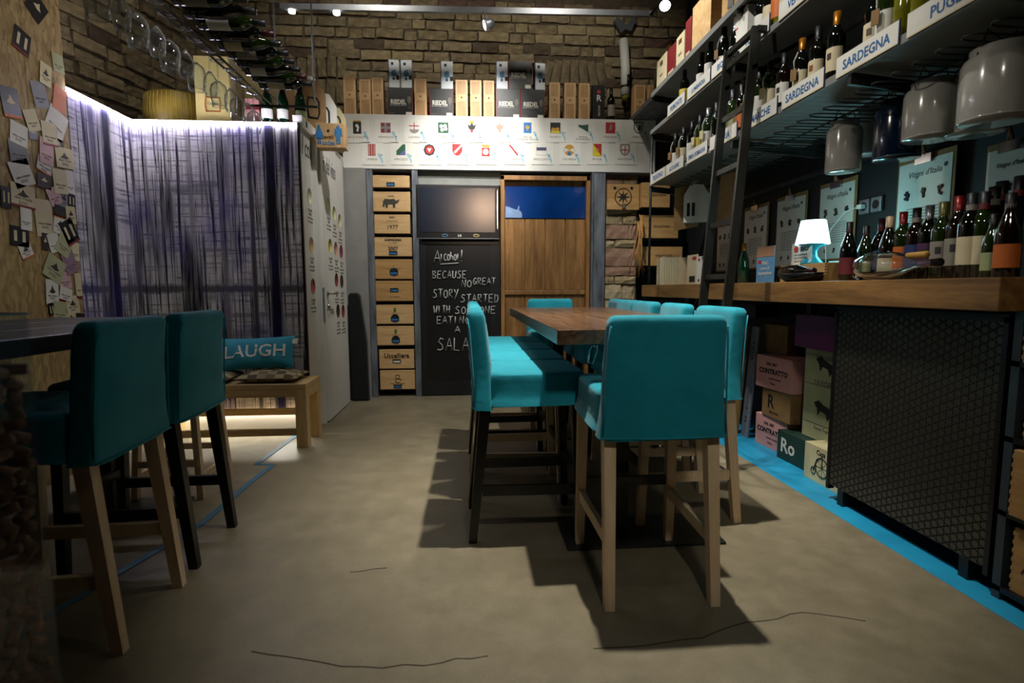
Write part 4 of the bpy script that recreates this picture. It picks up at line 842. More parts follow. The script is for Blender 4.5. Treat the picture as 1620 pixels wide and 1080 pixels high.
y = depth_at(1185, 1.75, 2.66); c = thing('white_carton', 'tall white carton standing among bottles on the middle wall shelf', 'box', (1.69, y, 2.535)); B(0, .1, -.09, .09, 0, .29).build('carton', m_paper, c); B(-.002, 0, .03, .06, .2, .21).build('print', m_redink, c); B(-.001, .1, -.09, .09, 0, .012).build('red_base', m_redink, c)
# ---- boxes on the top tier
TB = [(4.86, 4.62, .26, m_cream, 'cream wine carton at the far end of the top wall shelf'), (4.61, 4.42, .25, m_red, 'farther red carton on the top wall shelf between cream ones'), (4.41, 4.24, .26, m_cream, 'second cream wine carton on the top wall shelf'), (4.23, 4.11, .3, m_red, 'nearer red carton on the top wall shelf beside the pine crate'), (4.10, 3.78, .34, m_wcrate, 'pale pine crate on the top wall shelf'), (3.62, 3.34, .33, m_wcrate2, 'tan wooden crate with photo tag on the top wall shelf'), (3.33, 3.06, .34, m_olivec, 'pale green carton on the top wall shelf'), (3.04, 2.7, .36, m_kraft, 'nearest brown carton on the top wall shelf')]
for a, b, hh, mt, lb in TB:
    c = thing('shelf_box', lb, 'box', (1.68, (a + b) / 2, 2.855), 0, 'boxes on the top wall shelf'); L = (a - b) / 2 - .004; B(0, .3, -L, L, 0, hh).build('carton', mt, c, bevel=.003)
    if mt in (m_cream,): B(-.002, 0, -.03, .03, hh - .07, hh - .035).build('print', plain('brown_print', '5a3a2a', .7), c); text('VINO', (-.002, 0, .1), .03, m_greyink, c, '-x')
    if mt in (m_red,): B(-.002, 0, -L * .6, L * .6, .01, .06).build('pale_base', m_cream, c)
    if mt in (m_wcrate2,): MB().poly([(-.05, .06), (.03, .04), (.05, .2), (0, .28), (-.03, .2)], -.004, 0, M=Matrix.Rotation(R(-90), 4, 'Z')).build('photo_tag', plain('grey_photo', '5d5f5a', .6), c)
# ---- big dark demijohn top corner
t = thing('demijohn', 'large black glass demijohn standing behind boxes in the upper right corner', 'bottle', (2.0, 5.35, 2.9)); MB().lathe([(0, 0), (.14, 0), (.17, .05), (.17, .3), (.1, .45), (.04, .52), (.04, .6), (0, .6)], 24).build('glass', m_bglass, t); MB().lathe([(.042, .54), (.042, .62), (0, .62)], 14).build('stopper', m_cork, t)
B(1.7, 2.43, 5.0, 6.0, 2.86, 2.9).build('shelf_board', m_msteel, bpy.data.objects['bottle_shelving'], (-1.65, -3.2, 0))

# ---- ladder
t = thing('library_ladder', 'dark steel shelf ladder hooked over the wall shelving', 'ladder', (1.40, 3.14, 0))
xt = .185; zt = 2.55
for yy in (-.16, .16):
    MB().bar((0, yy, 0), (xt, yy, zt), .05, .022, (0, 1, 0)).build('rail', m_dsteel, t); MB().bar((xt, yy, zt - .012), (xt + .36, yy, zt - .012), .03, .03).build('hook_arm', m_dsteel, t); MB().bar((xt + .35, yy, zt), (xt + .35, yy, zt - .13), .03, .03).build('hook', m_dsteel, t)
    MB().bar((xt - .02, yy, zt - .22), (xt + .34, yy, zt - .03), .022, .022).build('brace', m_dsteel, t)
for k in range(8):
    z = .25 + k * .315; MB().bar((xt * z / zt, -.16, z), (xt * z / zt, .16, z), .022, .03).build('rung', m_dsteel, t)
MB().bar((xt, -.16, zt - .012), (xt, .16, zt - .012), .03, .03).build('top_rung', m_dsteel, t); MB().bar((xt + .1, -.16, zt - .02), (xt + .3, .16, zt - .02), .02, .02).build('cross_brace', m_dsteel, t)

# ---- enamel milk cans hung as lamps
def can(px, top, bot, wpx, mat, label, x):
    y = depth_at(px, x, 1.85); zt = at(px, top, y=y).z; zb = at(px, bot, y=y).z; u = math.hypot(y, .5 * x) / FPX * 1.06; r = wpx / 2 * u; hh = zt - zb
    t = thing('enamel_can', label, 'milk can', (x, y, zb), 0, 'enamel milk cans hung under the shelf')
    MB().lathe([(0, .0), (r * .97, 0), (r, .008), (r, hh * .78), (r * .93, hh * .86), (r * .78, hh * .9), (r * .8, hh), (r * .72, hh), (r * .7, hh * .9), (r * .9, hh * .8), (r * .95, .02), (0, .015)], 28).build('can_body', mat, t)
    MB().tube([(r * .82 * math.cos(a), r * .82 * math.sin(a), hh * .8 + .004) for a in [i * .3 for i in range(1)]] + [(r * .8, 0, hh * .9), (r * .5, 0, hh + .06), (0, 0, 1.985 - zb), (-r * .5, 0, hh + .06), (-r * .8, 0, hh * .9)][0:5], .003, 6).build('bail_handle', m_dsteel, t)
    MB().lathe([(r * .99, .0), (r * 1.004, .003), (r * .99, .008)], 28).build('rim', m_enamel if mat is m_enamel else plain('blue_rim', '2f5a70', .3), t)
can(1335, 193, 272, 46, m_enamel, 'small off-white enamel can hanging above the teal lamp', 1.93); can(1372, 172, 245, 36, m_enamel, 'off-white enamel can hanging half behind the blue can', 2.12); can(1420, 160, 252, 58, m_enamelb, 'dark blue enamel can hanging under the wall shelf', 1.98); can(1474, 130, 220, 68, m_enamel, 'wide off-white enamel can right of the blue can', 1.93); can(1545, 108, 212, 68, m_enamel, 'off-white enamel can hanging behind the rightmost can', 2.04); can(1580, 76, 192, 86, m_enamel, 'rightmost and largest off-white enamel can under the wall shelf', 1.86)

# ---- clipboards on the wall
def blob(x, z, s, seed):
    r = random.Random(seed); m = MB()
    for k in range(9): m.lathe([(0, .008), (.3 * s, .006), (.38 * s, 0)], 8, Matrix.Translation((x + r.uniform(-.45, .45) * s, -.003, z + r.uniform(-1, .8) * s)) @ Matrix.Rotation(R(90), 4, 'X'))
    return m
m_grape = [plain('grape_%d' % i, c, .6) for i, c in enumerate(('2b2233', '3a3a22', '4b2a2c', '26301e'))]
def clipboard(px0, px1, pyt, pyb, label, x=2.42, k=3, ttl=True):
    zt = 0; a = depth_at(px0, x, 1.5); b = depth_at(px1, x, 1.5); zt = at((px0 + px1) / 2, pyt, x=x).z; zb = at((px0 + px1) / 2, pyb, x=x).z; w = (a - b) / 2; hh = zt - zb
    t = thing('clipboard', label, 'clipboard', (x, (a + b) / 2, zb), R(-90), 'grape clipboards on the black wall')
    B(-w, w, 0, .008, 0, hh).build('board', m_kraft, t, bevel=.003); B(-w * .93, w * .9, -.003, 0, .015, hh - .03).build('sheet', m_paper, t)
    B(-.05, .05, -.02, .0, hh - .05, hh - .005).build('clip', m_chrome, t); MB().tube([(-.012, -.012, hh - .02), (0, -.02, hh + .05), (.012, -.012, hh - .02)], .008, 6).build('clip_lever', m_cork, t)
    if ttl: text("Vitigni d'Italia", (0, -.0035, hh - .11), w * .24, m_ink, t, shear=.3, sx=.9)
    for i in range(k): blob(-w * .58 + i * w * 1.16 / max(1, k - 1), hh - .2, w * .13, int(px0) + i).build('grape_drawing', m_grape[(i + int(px0)) % 4], t)
    for i in range(3): blob(-w * .5 + i * w * .5, .07, w * .08, int(px0) + 9 + i).build('small_drawing', m_grape[(i + 1) % 4], t)
    text('\n'.join(['vitis vinifera sativa bacca nera e bianca'] * 9), (0, -.0033, hh - .28), w * .075, m_greyink, t, lead=1.15, name='fine_print')
    MB().poly(disc(w * .06, w * .7, hh - .08, 10), -.0045, -.003).build('seal', plain('navy_badge', '1d3557', .5), t)
clipboard(1134, 1160, 340, 430, 'pale grape clipboard seen between the ladder rails'); clipboard(1176, 1214, 325, 426, 'grape clipboard on the wall just right of the ladder'); clipboard(1227, 1274, 308, 422, 'grape clipboard partly hidden by the teal lamp on its left'); clipboard(1294, 1352, 286, 412, 'grape clipboard lit cyan by the teal lamp'); clipboard(1416, 1507, 244, 372, 'large grape clipboard on the wall above the row of counter bottles', 2.40); clipboard(1555, 1640, 222, 350, 'rightmost grape clipboard cut off at the edge of the shelving', 2.36)
# ---- socket and cable
t = thing('power_socket', 'pair of chrome power sockets on the black wall with a plug', 'socket', (2.435, depth_at(1377, 2.43, 1.5), 1.62), R(-90))
for sx in (-.05, .05): B(sx - .042, sx + .042, -.02, 0, -.045, .045).build('faceplate', m_alu, t, bevel=.006); MB().poly(disc(.026, sx, 0, 14), -.023, -.018).build('recess', m_black, t)
B(-.07, -.03, -.05, -.02, -.012, .012).build('plug', m_paper, t)
# ---- lamp on a wooden case
ly = depth_at(1285, 2.02, 1.35); c = thing('wooden_case', 'dovetailed tan wooden wine case under the teal lamp', 'crate', (2.02, ly - .02, ZT), R(-90)); B(-.22, .2, -.07, .1, 0, .105).build('case_body', m_wcrate2, c, bevel=.002)
for k in range(6): B(.198, .203, -.07, -.055, .006 + k * .016, .014 + k * .016).build('dovetail', m_wcrate, c)
m_shade = emit('lamp_shade_glow', (.62, .93, 1), 5.5); m_lampbase = plain('teal_plastic', '0f8fa6', .3, c2='0c7f94')
t = thing('table_lamp', 'glowing white shade teal table lamp on the counter', 'lamp', (2.02, ly, ZT + .106))
MB().lathe([(0, 0), (.062, 0), (.06, .008), (.03, .045), (.026, .075), (.035, .095), (.07, .112), (.084, .116), (.0, .118)], 28).build('lamp_base', m_lampbase, t); MB().lathe([(.092, .116), (.066, .252), (.0, .254)], 28).build('lamp_shade', m_shade, t)
o = point('table_lamp_bulb', (2.02, ly, ZT + .106 + .29), 1.2, (.3, .9, 1), .05); o2 = point('table_lamp_glow', (2.13, ly - .05, ZT + .2), 1.8, (.2, .85, 1), .04)
cb_ = MB(); sy = bpy.data.objects['power_socket'].location; cb_.tube([(2.39, sy.y + .06, 1.62), (2.36, sy.y + .14, 1.6), (2.33, sy.y + .22, 1.5), (2.3, sy.y + .22, 1.4), (2.27, sy.y + .16, 1.28), (2.2, ly - .17, ZT + .12), (2.09, ly - .05, ZT + .115)], .0035, 6); tag(cb_.build('lamp_cable', m_paper), 'thin pale cable drooping from the socket to the lamp', 'cable')
# ---- counter cards and leaflets
def stand_card(px0, px1, pyt, x, label, mat, ex=None, zb=ZT):
    a = depth_at(px0, x, 1.3); b = depth_at(px1, x, 1.3); zt = at((px0 + px1) / 2, pyt, x=x).z; t = thing('counter_card', label, 'card', (x, (a + b) / 2, zb), R(-90), 'leaflets on the counter'); w = (a - b) / 2; hh = zt - zb
    B(-w, w, 0, .004, 0, hh).build('sheet', mat, t); return t, w, hh
t, w, hh = stand_card(1197, 1225, 390, 2.0, 'blue leaflet with a photo strip standing on the counter', m_bluecard); B(-w, w, -.0015, 0, hh * .72, hh).build('photo', plain('face_photo', '9a7458', .6), t); text('VINO\ncorso di\ndegustazione', (0, -.002, hh * .5), w * .3, m_paper, t); B(-w * .8, -w * .4, -.002, 0, hh * .55, hh * .63).build('logo', m_redink, t)
t, w, hh = stand_card(1252, 1283, 384, 1.985, 'white card with red dot leaning on the case before the teal lamp', m_paper, zb=ZT + .106); MB().poly(disc(.02, -w * .5, hh * .72, 12), -.003, 0).build('red_dot', m_redink, t); text('BIO', (w * .35, -.002, hh * .62), w * .5, m_ink, t, bold=.03); text('\n'.join(['vini di territorio'] * 3), (0, -.002, hh * .42), w * .2, m_greyink, t)
t, w, hh = stand_card(1087, 1104, 403, 1.9, 'cream leaflet with dark picture at the far end of the counter', m_cream); B(-w * .5, w * .5, -.002, 0, .02, .07).build('photo', m_ink, t); B(0, w * .7, -.002, 0, hh * .82, hh * .93).build('logo', m_redink, t)
t, w, hh = stand_card(1102, 1118, 405, 1.86, 'white leaflet with red dot beside the ladder', m_paper); MB().poly(disc(.014, -w * .5, hh * .88, 10), -.003, 0).build('red_dot', m_redink, t); text('PP', (w * .3, -.002, hh * .84), .05, m_ink, t); MB().poly(disc(.012, -w * .5, .03, 8), -.003, 0).build('dot', m_ink, t)
for i in range(8):
    xx = 1.80 + i * .022; c = thing('menu_board', '%s blank cream menu board from the left in the stack at the counter end' % ORD[i], 'menu', (xx, 4.92 + i * .003, ZT), 0, 'stacked menu boards'); wd = .012 if i < 7 else .14
    B(0, .02 if i < 7 else .22, 0, .16, 0, .255).build('board', m_cream if i < 7 else plain('cream_board', 'd8bf98', .7), c)
    MB().tube([(.01, .0, .25), (.01, .02, .275), (.01, .04, .25)], .003, 5).build('ring', m_chrome, c)
for i, (x, y, z0, w, hh, mt, lb, rz) in enumerate(((1.86, 4.55, 1.62, .2, .4, m_kraft, 'brown kraft bag hung from the wire rack beside the white bag', 20), (1.9, 4.45, 1.68, .2, .36, m_paper, 'white paper bottle bag with slots hung from the wire rack', 35), (1.95, 4.0, 1.62, .2, .38, m_kraft, 'flat brown kraft sheet hung below the wire rack', 62))):
    c = thing('paper_bag', lb, 'bag', (x, y, z0), R(-rz), 'paper bags under the wire rack')
    if i == 1: MB().poly([(-w / 2, 0), (w / 2, 0), (w / 2, hh * .62), (.03, hh * .95), (-.03, hh * .95), (-w / 2, hh * .62)], 0, .07).build('bag_body', mt, c); [B(sx - .012, sx + .012, -.002, 0, .05, .16).build('slot', m_ink, c) for sx in (-.06, -.02)]
    else: MB().poly([(-w / 2, 0), (w / 2, .03), (w / 2, hh), (-w / 2, hh - .03)], 0, .006).build('sheet', mt, c)
    MB().tube([(0, .01, hh * .9), (0, .01, 1.985 - z0)], .002, 5).build('string', m_paper, c)
bottle((2.1, 4.0, ZT), R(-60), 'green bottle with orange capsule behind the leaflets near the ladder', 'counter bottles', 'burgundy', m_champ, None, 'gold', 1.0)
# ---- bottles on the counter
CB = [(1342, 1.93, 'burgundy', 'red', 'black', 'red', .98), (1369, 2.02, 'burgundy', 'green', 'black', 'red', .92), (1392, 2.08, 'bordeaux', 'blue', 'wine', 'red', 1.02), (1405, 2.0, 'burgundy', 'cream', 'cream', None, 1.0), (1426, 2.03, 'bordeaux', 'orange', 'red', None, 1.04), (1447, 2.03, 'bordeaux', 'blue', 'black', 'grey', 1.06), (1467, 2.02, 'bordeaux', 'purple', 'silver', None, 1.06), (1489, 2.0, 'bordeaux', 'grey', 'olive', None, 1.06), (1513, 2.0, 'bordeaux', 'grey', 'red', None, 1.1), (1533, 1.96, 'bordeaux', 'cream', 'black', 'grey', 1.08), (1553, 1.98, 'bordeaux', 'cream', 'black', 'red', 1.08), (1567, 2.03, 'bordeaux', 'white', 'black', 'grey', 1.15), (1578, 2.06, 'bordeaux', 'red', 'black', 'red', 1.22), (1570, 1.9, 'burgundy', 'green', 'black', None, .76), (1595, 1.885, 'burgundy', 'orange', 'black', 'grey', .96), (1607, 2.0, 'bordeaux', 'red', 'black', 'red', 1.2)]
for i, (px, x, kind, lab, cap, col_, sc_) in enumerate(CB):
    y = max(depth_at(px, x, 1.3), 1.745); bottle((x, y, ZT), R(-90 + 40), '%s wine bottle right of the lamp on the counter, %s label' % (ORD[i], lab if lab != 'cream' else 'cream'), 'counter bottles', kind, (m_bglass, m_gglass, m_brown)[i % 3], lab, cap, sc_, collar=col_, pic=('2c2a2a', 8) if lab in ('grey', 'purple') else None)
# lying bottle on a dark cradle
ty = depth_at(1268, 1.88, 1.2); t = thing('bottle_cradle', 'shallow dark cradle dish on the counter below the lamp', 'dish', (1.87, ty, ZT)); MB().lathe([(0, 0), (.05, 0), (.075, .02), (.09, .05), (.083, .05), (.07, .025), (0, .012)], 20, Matrix.Scale(1.9, 4, (0, 1, 0))).build('dish', m_dark, t)
bottle((1.87, ty + .16, ZT + .06), 0, 'small dark bottle lying on the cradle dish below the lamp', 'counter bottles', 'burgundy', m_bglass, 'orange', 'wine', .95, rot=(R(90), 0, R(0)))
# decanter
dy = depth_at(1400, 1.87, 1.2); t = thing('duck_decanter', 'clear glass duck decanter lying on the counter with a cork', 'decanter', (1.87, dy, ZT + .066)); t.scale = (1, 1.22, 1)
dm = Matrix.Rotation(R(90), 4, 'X'); pr = [(0, -.135), (.03, -.132), (.055, -.11), (.065, -.06), (.064, 0), (.052, .06), (.03, .11), (.018, .15), (.015, .2), (.017, .235)]
MB().lathe(pr + [(r_ * .9 - .001 if r_ > .002 else 0, z_ * .985) for r_, z_ in reversed(pr)], 24, dm).build('glass_body', m_refr, t); MB().lathe([(0, .1), (.013, .1), (.014, .18), (0, .18)], 12, Matrix.Translation((0, 0, .035)) @ dm).build('cork_stopper', plain('pale_cork', 'b98a3c', .7), t); MB().tube([(0, .12, -.06), (0, .16, -.045), (0, .15, .0)], .008, 8).build('foot', m_refr, t)

# ---- boxes under the counter
def cbox(x, y0, y1, z0, z1, mat, label, d=.3, rz=0, lines=(), ink=None):
    t = thing('wine_carton', label, 'box', (x, (y0 + y1) / 2, z0), R(-90) + rz, 'cartons under the counter'); w = abs(y1 - y0) / 2; hh = z1 - z0
    B(-w, w, 0, d, 0, hh).build('carton', mat, t, bevel=.003); B(-w, w, d * .5 - .002, d * .5 + .002, hh - .001, hh + .0008).build('tape_seam', plain('seam', '4a3a30', .7), t)
    for b, xx, zz, sz, bo in lines: text(b, (xx * w, -.0015, zz * hh), sz, ink or m_ink, t, bold=bo)
    return t, w, hh
cl = (('DAL 1867', -.1, .72, .028, .02), ('CONTRATTO', .0, .46, .05, .03), ('metodo classico', .1, .3, .02, 0), ('ITALIA', 0, .14, .02, 0))
cbox(2.10, 3.72, 3.36, 0.0, .225, m_pink, 'lower pink wine carton lettered CONTRATTO on the floor', .3, R(3), cl); cbox(2.09, 3.64, 3.31, .228, .425, m_kraft, 'brown carton lettered R between the two pink cartons', .3, R(1), (('R', -.35, .35, .13, .02), ('RECCHIA', -.1, .15, .025, 0)))
cbox(2.08, 3.70, 3.31, .428, .655, m_pink, 'upper pink wine carton lettered CONTRATTO', .3, R(4), cl)
t, w, hh = cbox(2.05, 3.36, 3.04, 0, .19, m_greenc, 'dark green carton lettered Ro on the floor', .32, R(2), (('Ro', -.3, .3, .13, .02),), m_paper)
t, w, hh = cbox(2.12, 3.22, 2.80, .193, .76, m_olivec, 'tall pale green carton stack printed with leaping dogs', .26, 0, (('Tenuta di Lilliano', 0, .88, .03, 0), ('LE FORTE', 0, .6, .05, 0), ('Es Lando', 0, .36, .05, 0), ('Rosso Toscano', 0, .12, .03, 0)), m_greyink)
dog = [(-.1, .03), (-.06, .05), (-.02, .03), (.05, .01), (.1, .02), (.06, -.01), (.09, -.05), (.05, -.03), (.03, -.06), (.01, -.02), (-.04, -.01), (-.06, -.04), (-.07, .0)]
for zz in (.47, .2): MB().poly([(a, b + zz) for a, b in dog], -.0025, 0).build('dog_print', m_ink, t)
for zz in (.1, .34, .52): B(-w, w, -.002, 0, zz * 1.0, zz + .003).build('rule', m_greyink, t)
t, w, hh = cbox(2.0, 3.0, 2.70, 0, .215, m_creamcard, 'cream open carton printed with a penny farthing bicycle', .22, 0, (('Casa', 0, .78, .04, .01),))
bk = MB(); bk.tube([(.015 + .055 * math.cos(a * .35), -.002, .1 + .055 * math.sin(a * .35)) for a in range(19)], .0025, 5).tube([(-.06 + .02 * math.cos(a * .7), -.002, .065 + .02 * math.sin(a * .7)) for a in range(10)], .0025, 5).tube([(-.06, -.002, .065), (-.03, -.002, .14), (.015, -.002, .165), (.015, -.002, .1)], .003, 5)
for a in range(8): bk.tube([(.015, -.002, .1), (.015 + .055 * math.cos(a * .785), -.002, .1 + .055 * math.sin(a * .785))], .001, 4)
bk.build('bicycle_print', m_ink, t)
cbox(2.03, 3.20, 2.74, .765, .965, m_purple, 'deep purple box on top of the pale green cartons', .3, 0); cbox(2.2, 3.86, 3.55, .66, .86, m_kraft, 'brown carton in the shade behind the upper pink carton', .2, 0); cbox(2.15, 4.2, 3.93, .9, 1.0, m_black, 'flat black case under the counter top', .22, R(10))
for i, (y, mt, lb) in enumerate(((3.98, m_kraft, 'tall brown card sheet leaning under the counter'), (3.86, plain('grey_metal_strip', '7f8590', .5), 'perforated grey metal strip leaning beside the pink cartons'))):
    t = thing('leaning_panel', lb, 'panel', (2.06 + .02 * i, y, 0), R(-90)); t.rotation_euler = (R(-4), 0, R(-90)); B(-.05, .05, 0, .012, 0, .84).build('sheet', mt, t)
    if i: [MB().poly(disc(.008, .0, zz, 8), -.002, .001).build('hole', m_ink, t) for zz in (.12, .15, .22, .6, .68, .72)]

# ---- perforated panel and right-hand rack
t = thing('perforated_screen', 'black metal screen punched with a flower pattern under the counter', 'screen', (1.905, 2.2, 0)); B(0, .012, -.43, .44, .085, 1.0).build('sheet', m_perf, t); B(-.004, .03, -.45, -.43, .06, 1.02).build('frame', m_black, t); B(-.004, .03, .44, .46, .06, 1.02).build('frame', m_black, t); B(-.004, .03, -.45, .46, 1.0, 1.03).build('frame', m_black, t)
for yy in (-.35, .35): B(.0, .4, yy - .02, yy + .02, 0, .085).build('foot', m_black, t)
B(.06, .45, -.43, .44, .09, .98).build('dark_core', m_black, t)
t = thing('crate_stand', 'blue grey steel stand holding crates beside the perforated screen', 'rack', (1.9, 1.5, 0)); zs = (.05, .33, .60, .87)
for yy in (.20, -.25): B(0, .045, yy, yy + .03, 0, 1.7).build('post', plain('blue_grey_steel', '3a474e', .5, .3), t); B(.42, .46, yy, yy + .03, 0, 1.7).build('post', MATS['blue_grey_steel'], t)
for z in zs: B(.0, .46, -.25, .23, z - .02, z).build('shelf', m_black, t)
for i, z in enumerate(zs):
    c = thing('stand_crate', '%s wooden crate from the floor in the stand at the right edge' % ORD[i], 'crate', (1.915 - .03 * (i % 2), 1.47, z), R(-90), 'crates in the right stand'); B(-.21, .2, 0, .3, 0, .235).build('crate_body', m_wcrate2, c, bevel=.002)
    for k in range(7): B(-.212, -.205, -.001, .015, .012 + k * .032, .026 + k * .032).build('dovetail', m_wboxdark, c)
    text(('AZIENDA', 'DOC', 'VINO', 'RISERVA')[i], (-.08, -.002, .08), .045, plain('burnt_mark', '3b2412', .8), c)

# ================================================================== LEFT: HANGING RACK, LEDGE, CHIPBOARD, VESSEL
t = thing('hanging_rack', 'black steel rack hung on cables for wine bottles and stemware', 'rack', (-1.15, 2.5, 2.34))
for x in (-.03,): MB().bar((x, -1.5, -.044), (x, 1.2, -.044), .005, .005).build('bottle_bar', m_dsteel, t)
for x in (-.17, -.13): MB().bar((x, -1.5, -.012), (x, 1.3, -.012), .008, .01).build('stem_rail', m_dsteel, t)
for y in (-1.4, 1.15): MB().bar((-.22, y, -.056), (.2, y, -.056), .012, .012).build('cross_bar', m_dsteel, t)
for x, y in ((-.05, 1.15), (.18, 1.15)): MB().tube([(x, y, -.05), (x + .0, y, 2.2)], .005, 6).build('cable', plain('pale_cable', 'aebcc2', .4, .4), t)
def lying(a):
    yv = Vector((0, math.cos(.9 + a), math.sin(.9 + a))); zv = Vector((1, 0, 0)); xv = yv.cross(zv)
    return Matrix((xv, yv, zv)).transposed().to_euler()
for i in range(19):
    y = 3.42 - i * .105
    bottle((-1.22, y, 2.345), 0, '%s bottle from the far end lying in the hanging rack' % ORD[i], 'bottles lying in the hanging rack', ('bordeaux', 'bordeaux', 'burgundy')[i % 3], (m_bglass, m_gglass, m_bglass, m_gglass)[i % 4], ('cream', None, 'white', None, 'grey')[i % 5], ('black', 'wine', 'black', 'black', 'black')[i % 5], .98, rot=lying(random.uniform(-.5, .9)))
GM = {}
def glass_mesh(k):
    if k not in GM:
        if k == 0: o_p = [(.034, 0), (.0355, .001), (.004, .008), (.0035, .095), (.012, .105), (.036, .125), (.043, .155), (.04, .2), (.034, .235)]
        else: o_p = [(.032, 0), (.033, .001), (.004, .007), (.0035, .085), (.01, .1), (.03, .135), (.033, .16), (.03, .195), (.026, .22)]
        inn = [(r - .0012, z) for r, z in reversed(o_p[4:])] + [(0, o_p[4][1] + .004)]
        GM[k] = MB().lathe([(0, 0)] + o_p + inn, 20).mesh('bowl', m_clear)
    return GM[k]
for i in range(17):
    y = 3.55 - i * .118; o = link('wine_glass', glass_mesh(i % 2), None, (-1.30 - (.0 if i % 2 else .012), y, 2.325)); o.rotation_euler = (R(180), 0, 0)
    tag(o, '%s upside-down wine glass from the far end of the hanging rack, %s bowl' % (ORD[i], 'narrow' if i % 2 else 'wide'), 'wine glass', 'wine glasses hung from the rack')
ZL = 2.36
t = thing('cheese_wheel', 'golden wheel of hard cheese with dotted rind on the textile wall ledge', 'cheese', (-2.29, 4.62, ZL)); t.scale = (1.08, 1.08, 1.15); prf = [(0, 0), (.19, 0), (.2, .01), (.212, .07), (.216, .12), (.212, .17), (.2, .232), (.185, .24), (0, .243)]; m = MB(); m.lathe(prf, 36); m.build('wheel', m_cheese, t)
rib = MB()
for k in range(44):
    a = 2 * math.pi * k / 44; rib.tube([(.203 * math.cos(a), .203 * math.sin(a), .02), (.2155 * math.cos(a), .2155 * math.sin(a), .12), (.203 * math.cos(a), .203 * math.sin(a), .225)], .004, 4, False)
rib.build('rind_pattern', plain('cheese_rind_light', '9c8638', .5), t)
for i, (x, y, w, d, hh, mt, lb) in enumerate(((-1.905, 4.36, .125, .25, .5, m_yellowc, 'nearest tall yellow gift carton with ornate orange frame beside the cheese'), (-1.75, 4.64, .14, .24, .5, m_yellowc, 'second tall yellow gift carton behind the ornate one'), (-1.60, 4.90, .13, .24, .48, plain('peach_card', 'd9ad83', .6), 'peach gift carton at the end of the yellow ones'))):
    c = thing('gift_carton', lb, 'box', (x, y, ZL), 0, 'tall gift cartons on the ledge'); B(-w, w, 0, d, 0, hh).build('carton', mt, c, bevel=.003); B(w, w + .002, .01, d - .01, 0, hh).build('pale_side', m_creamcard, c)
    fr = [(-.05, .1), (.05, .1), (.055, .15), (.05, .2), (-.05, .2), (-.055, .15), (-.05, .1)]; MB().tube([(a, -.002, b) for a, b in fr], .006, 5).tube([(w + .003, d * .5 + a, b + .02) for a, b in fr], .006, 5).build('ornate_frame', plain('ochre_print', 'a8641c', .6), c); text('Cantina', (0, -.002, .15), .025, m_ink, c)
c = B(-2.12, -2.0, 4.9, 5.1, ZL, ZL + .42).build('brown_carton', plain('dark_brown_card', '3a2015', .7)); tag(c, 'dark brown carton standing behind the cheese wheel', 'box')
for i, x in enumerate((-1.50, -1.385)): bottle((x, 4.33, ZL), R(6), ('left' if i == 0 else 'right') + ' champagne bottle with white label on the ledge under the rack', 'champagne bottles on the ledge', 'champ', m_champ, 'white', 'black', 1.0)
bottle((-1.27, 4.38, ZL), R(20), 'green champagne bottle with round green label at the ledge corner', 'champagne bottles on the ledge', 'champ', m_champ, 'green', 'black', 1.05)
c = thing('pink_carton', 'small pink carton on the ledge below the hanging glasses', 'box', (-1.62, 4.36, ZL)); B(-.05, .05, 0, .1, 0, .2).build('carton', m_pink, c); B(-.052, .052, -.002, .1, .12, .15).build('band', m_red, c)
leaflet(-1.52, -1.37, ZL + .32, .32, 'white and blue gift box high behind the hanging bottles', R(-20), 5.1); c = B(-1.56, -1.33, 5.08, 5.3, ZL, ZL + .318).build('kraft_carton', m_kraft); tag(c, 'kraft carton under the high white gift box behind the champagne', 'box')
for i, (x, y, w, hh, mt, rz) in enumerate(((-1.18, 4.74, .11, .42, m_kraft, 25), (-1.16, 4.98, .12, .40, m_white, 20), (-1.12, 5.22, .11, .36, m_creamcard, 25))):
    c = thing('bottle_carton', ('kraft', 'white', 'cream')[i] + ' handled bottle carton with a black ring print above the toilet sign', 'box', (x - .1, y, 2.425), R(rz), 'handled cartons above the white door'); MB().poly([(-w, 0), (w, 0), (w, hh * .75), (w * .5, hh), (-w * .5, hh), (-w, hh * .75)], 0, .16).build('carton', mt, c)
    fr = [(-.04, .12), (.03, .12), (.045, .16), (.045, .25), (.03, .28), (-.04, .28), (-.05, .2), (-.04, .12)]; MB().tube([(a + .01, -.002, b) for a, b in fr], .008, 5).build('ring_print', m_ink, c)
# toilet sign
c = thing('toilet_sign', 'pale wood box sign with blue figures reading toilet', 'sign', (at(523, 225, y=4.46).x, 4.46, 2.235)); B(-.112, .112, 0, .11, 0, .188).build('sign_box', m_wbox, c, bevel=.003)
m_fig = plain('figure_blue', '3f86c2', .5)
for sx, dress in ((-.085, True), (.062, False)):
    f = MB().poly(disc(.0115, sx, .162, 12), -.003, 0)
    if dress: f.poly([(sx - .012, .148), (sx + .012, .148), (sx + .034, .09), (sx + .026, .085), (sx + .012, .12), (sx + .028, .07), (sx - .028, .07), (sx - .012, .12), (sx - .026, .085), (sx - .034, .09)], -.003, 0); f.poly([(sx - .012, .03), (sx - .003, .03), (sx - .003, .075), (sx - .012, .075)], -.003, 0).poly([(sx + .003, .03), (sx + .012, .03), (sx + .012, .075), (sx + .003, .075)], -.003, 0)
    else: f.poly([(sx - .026, .148), (sx + .026, .148), (sx + .03, .09), (sx + .022, .09), (sx + .018, .13), (sx + .015, .03), (sx + .003, .03), (sx, .085), (sx - .003, .03), (sx - .015, .03), (sx - .018, .13), (sx - .022, .09), (sx - .03, .09)], -.003, 0)
    f.build('figure', m_fig, c)
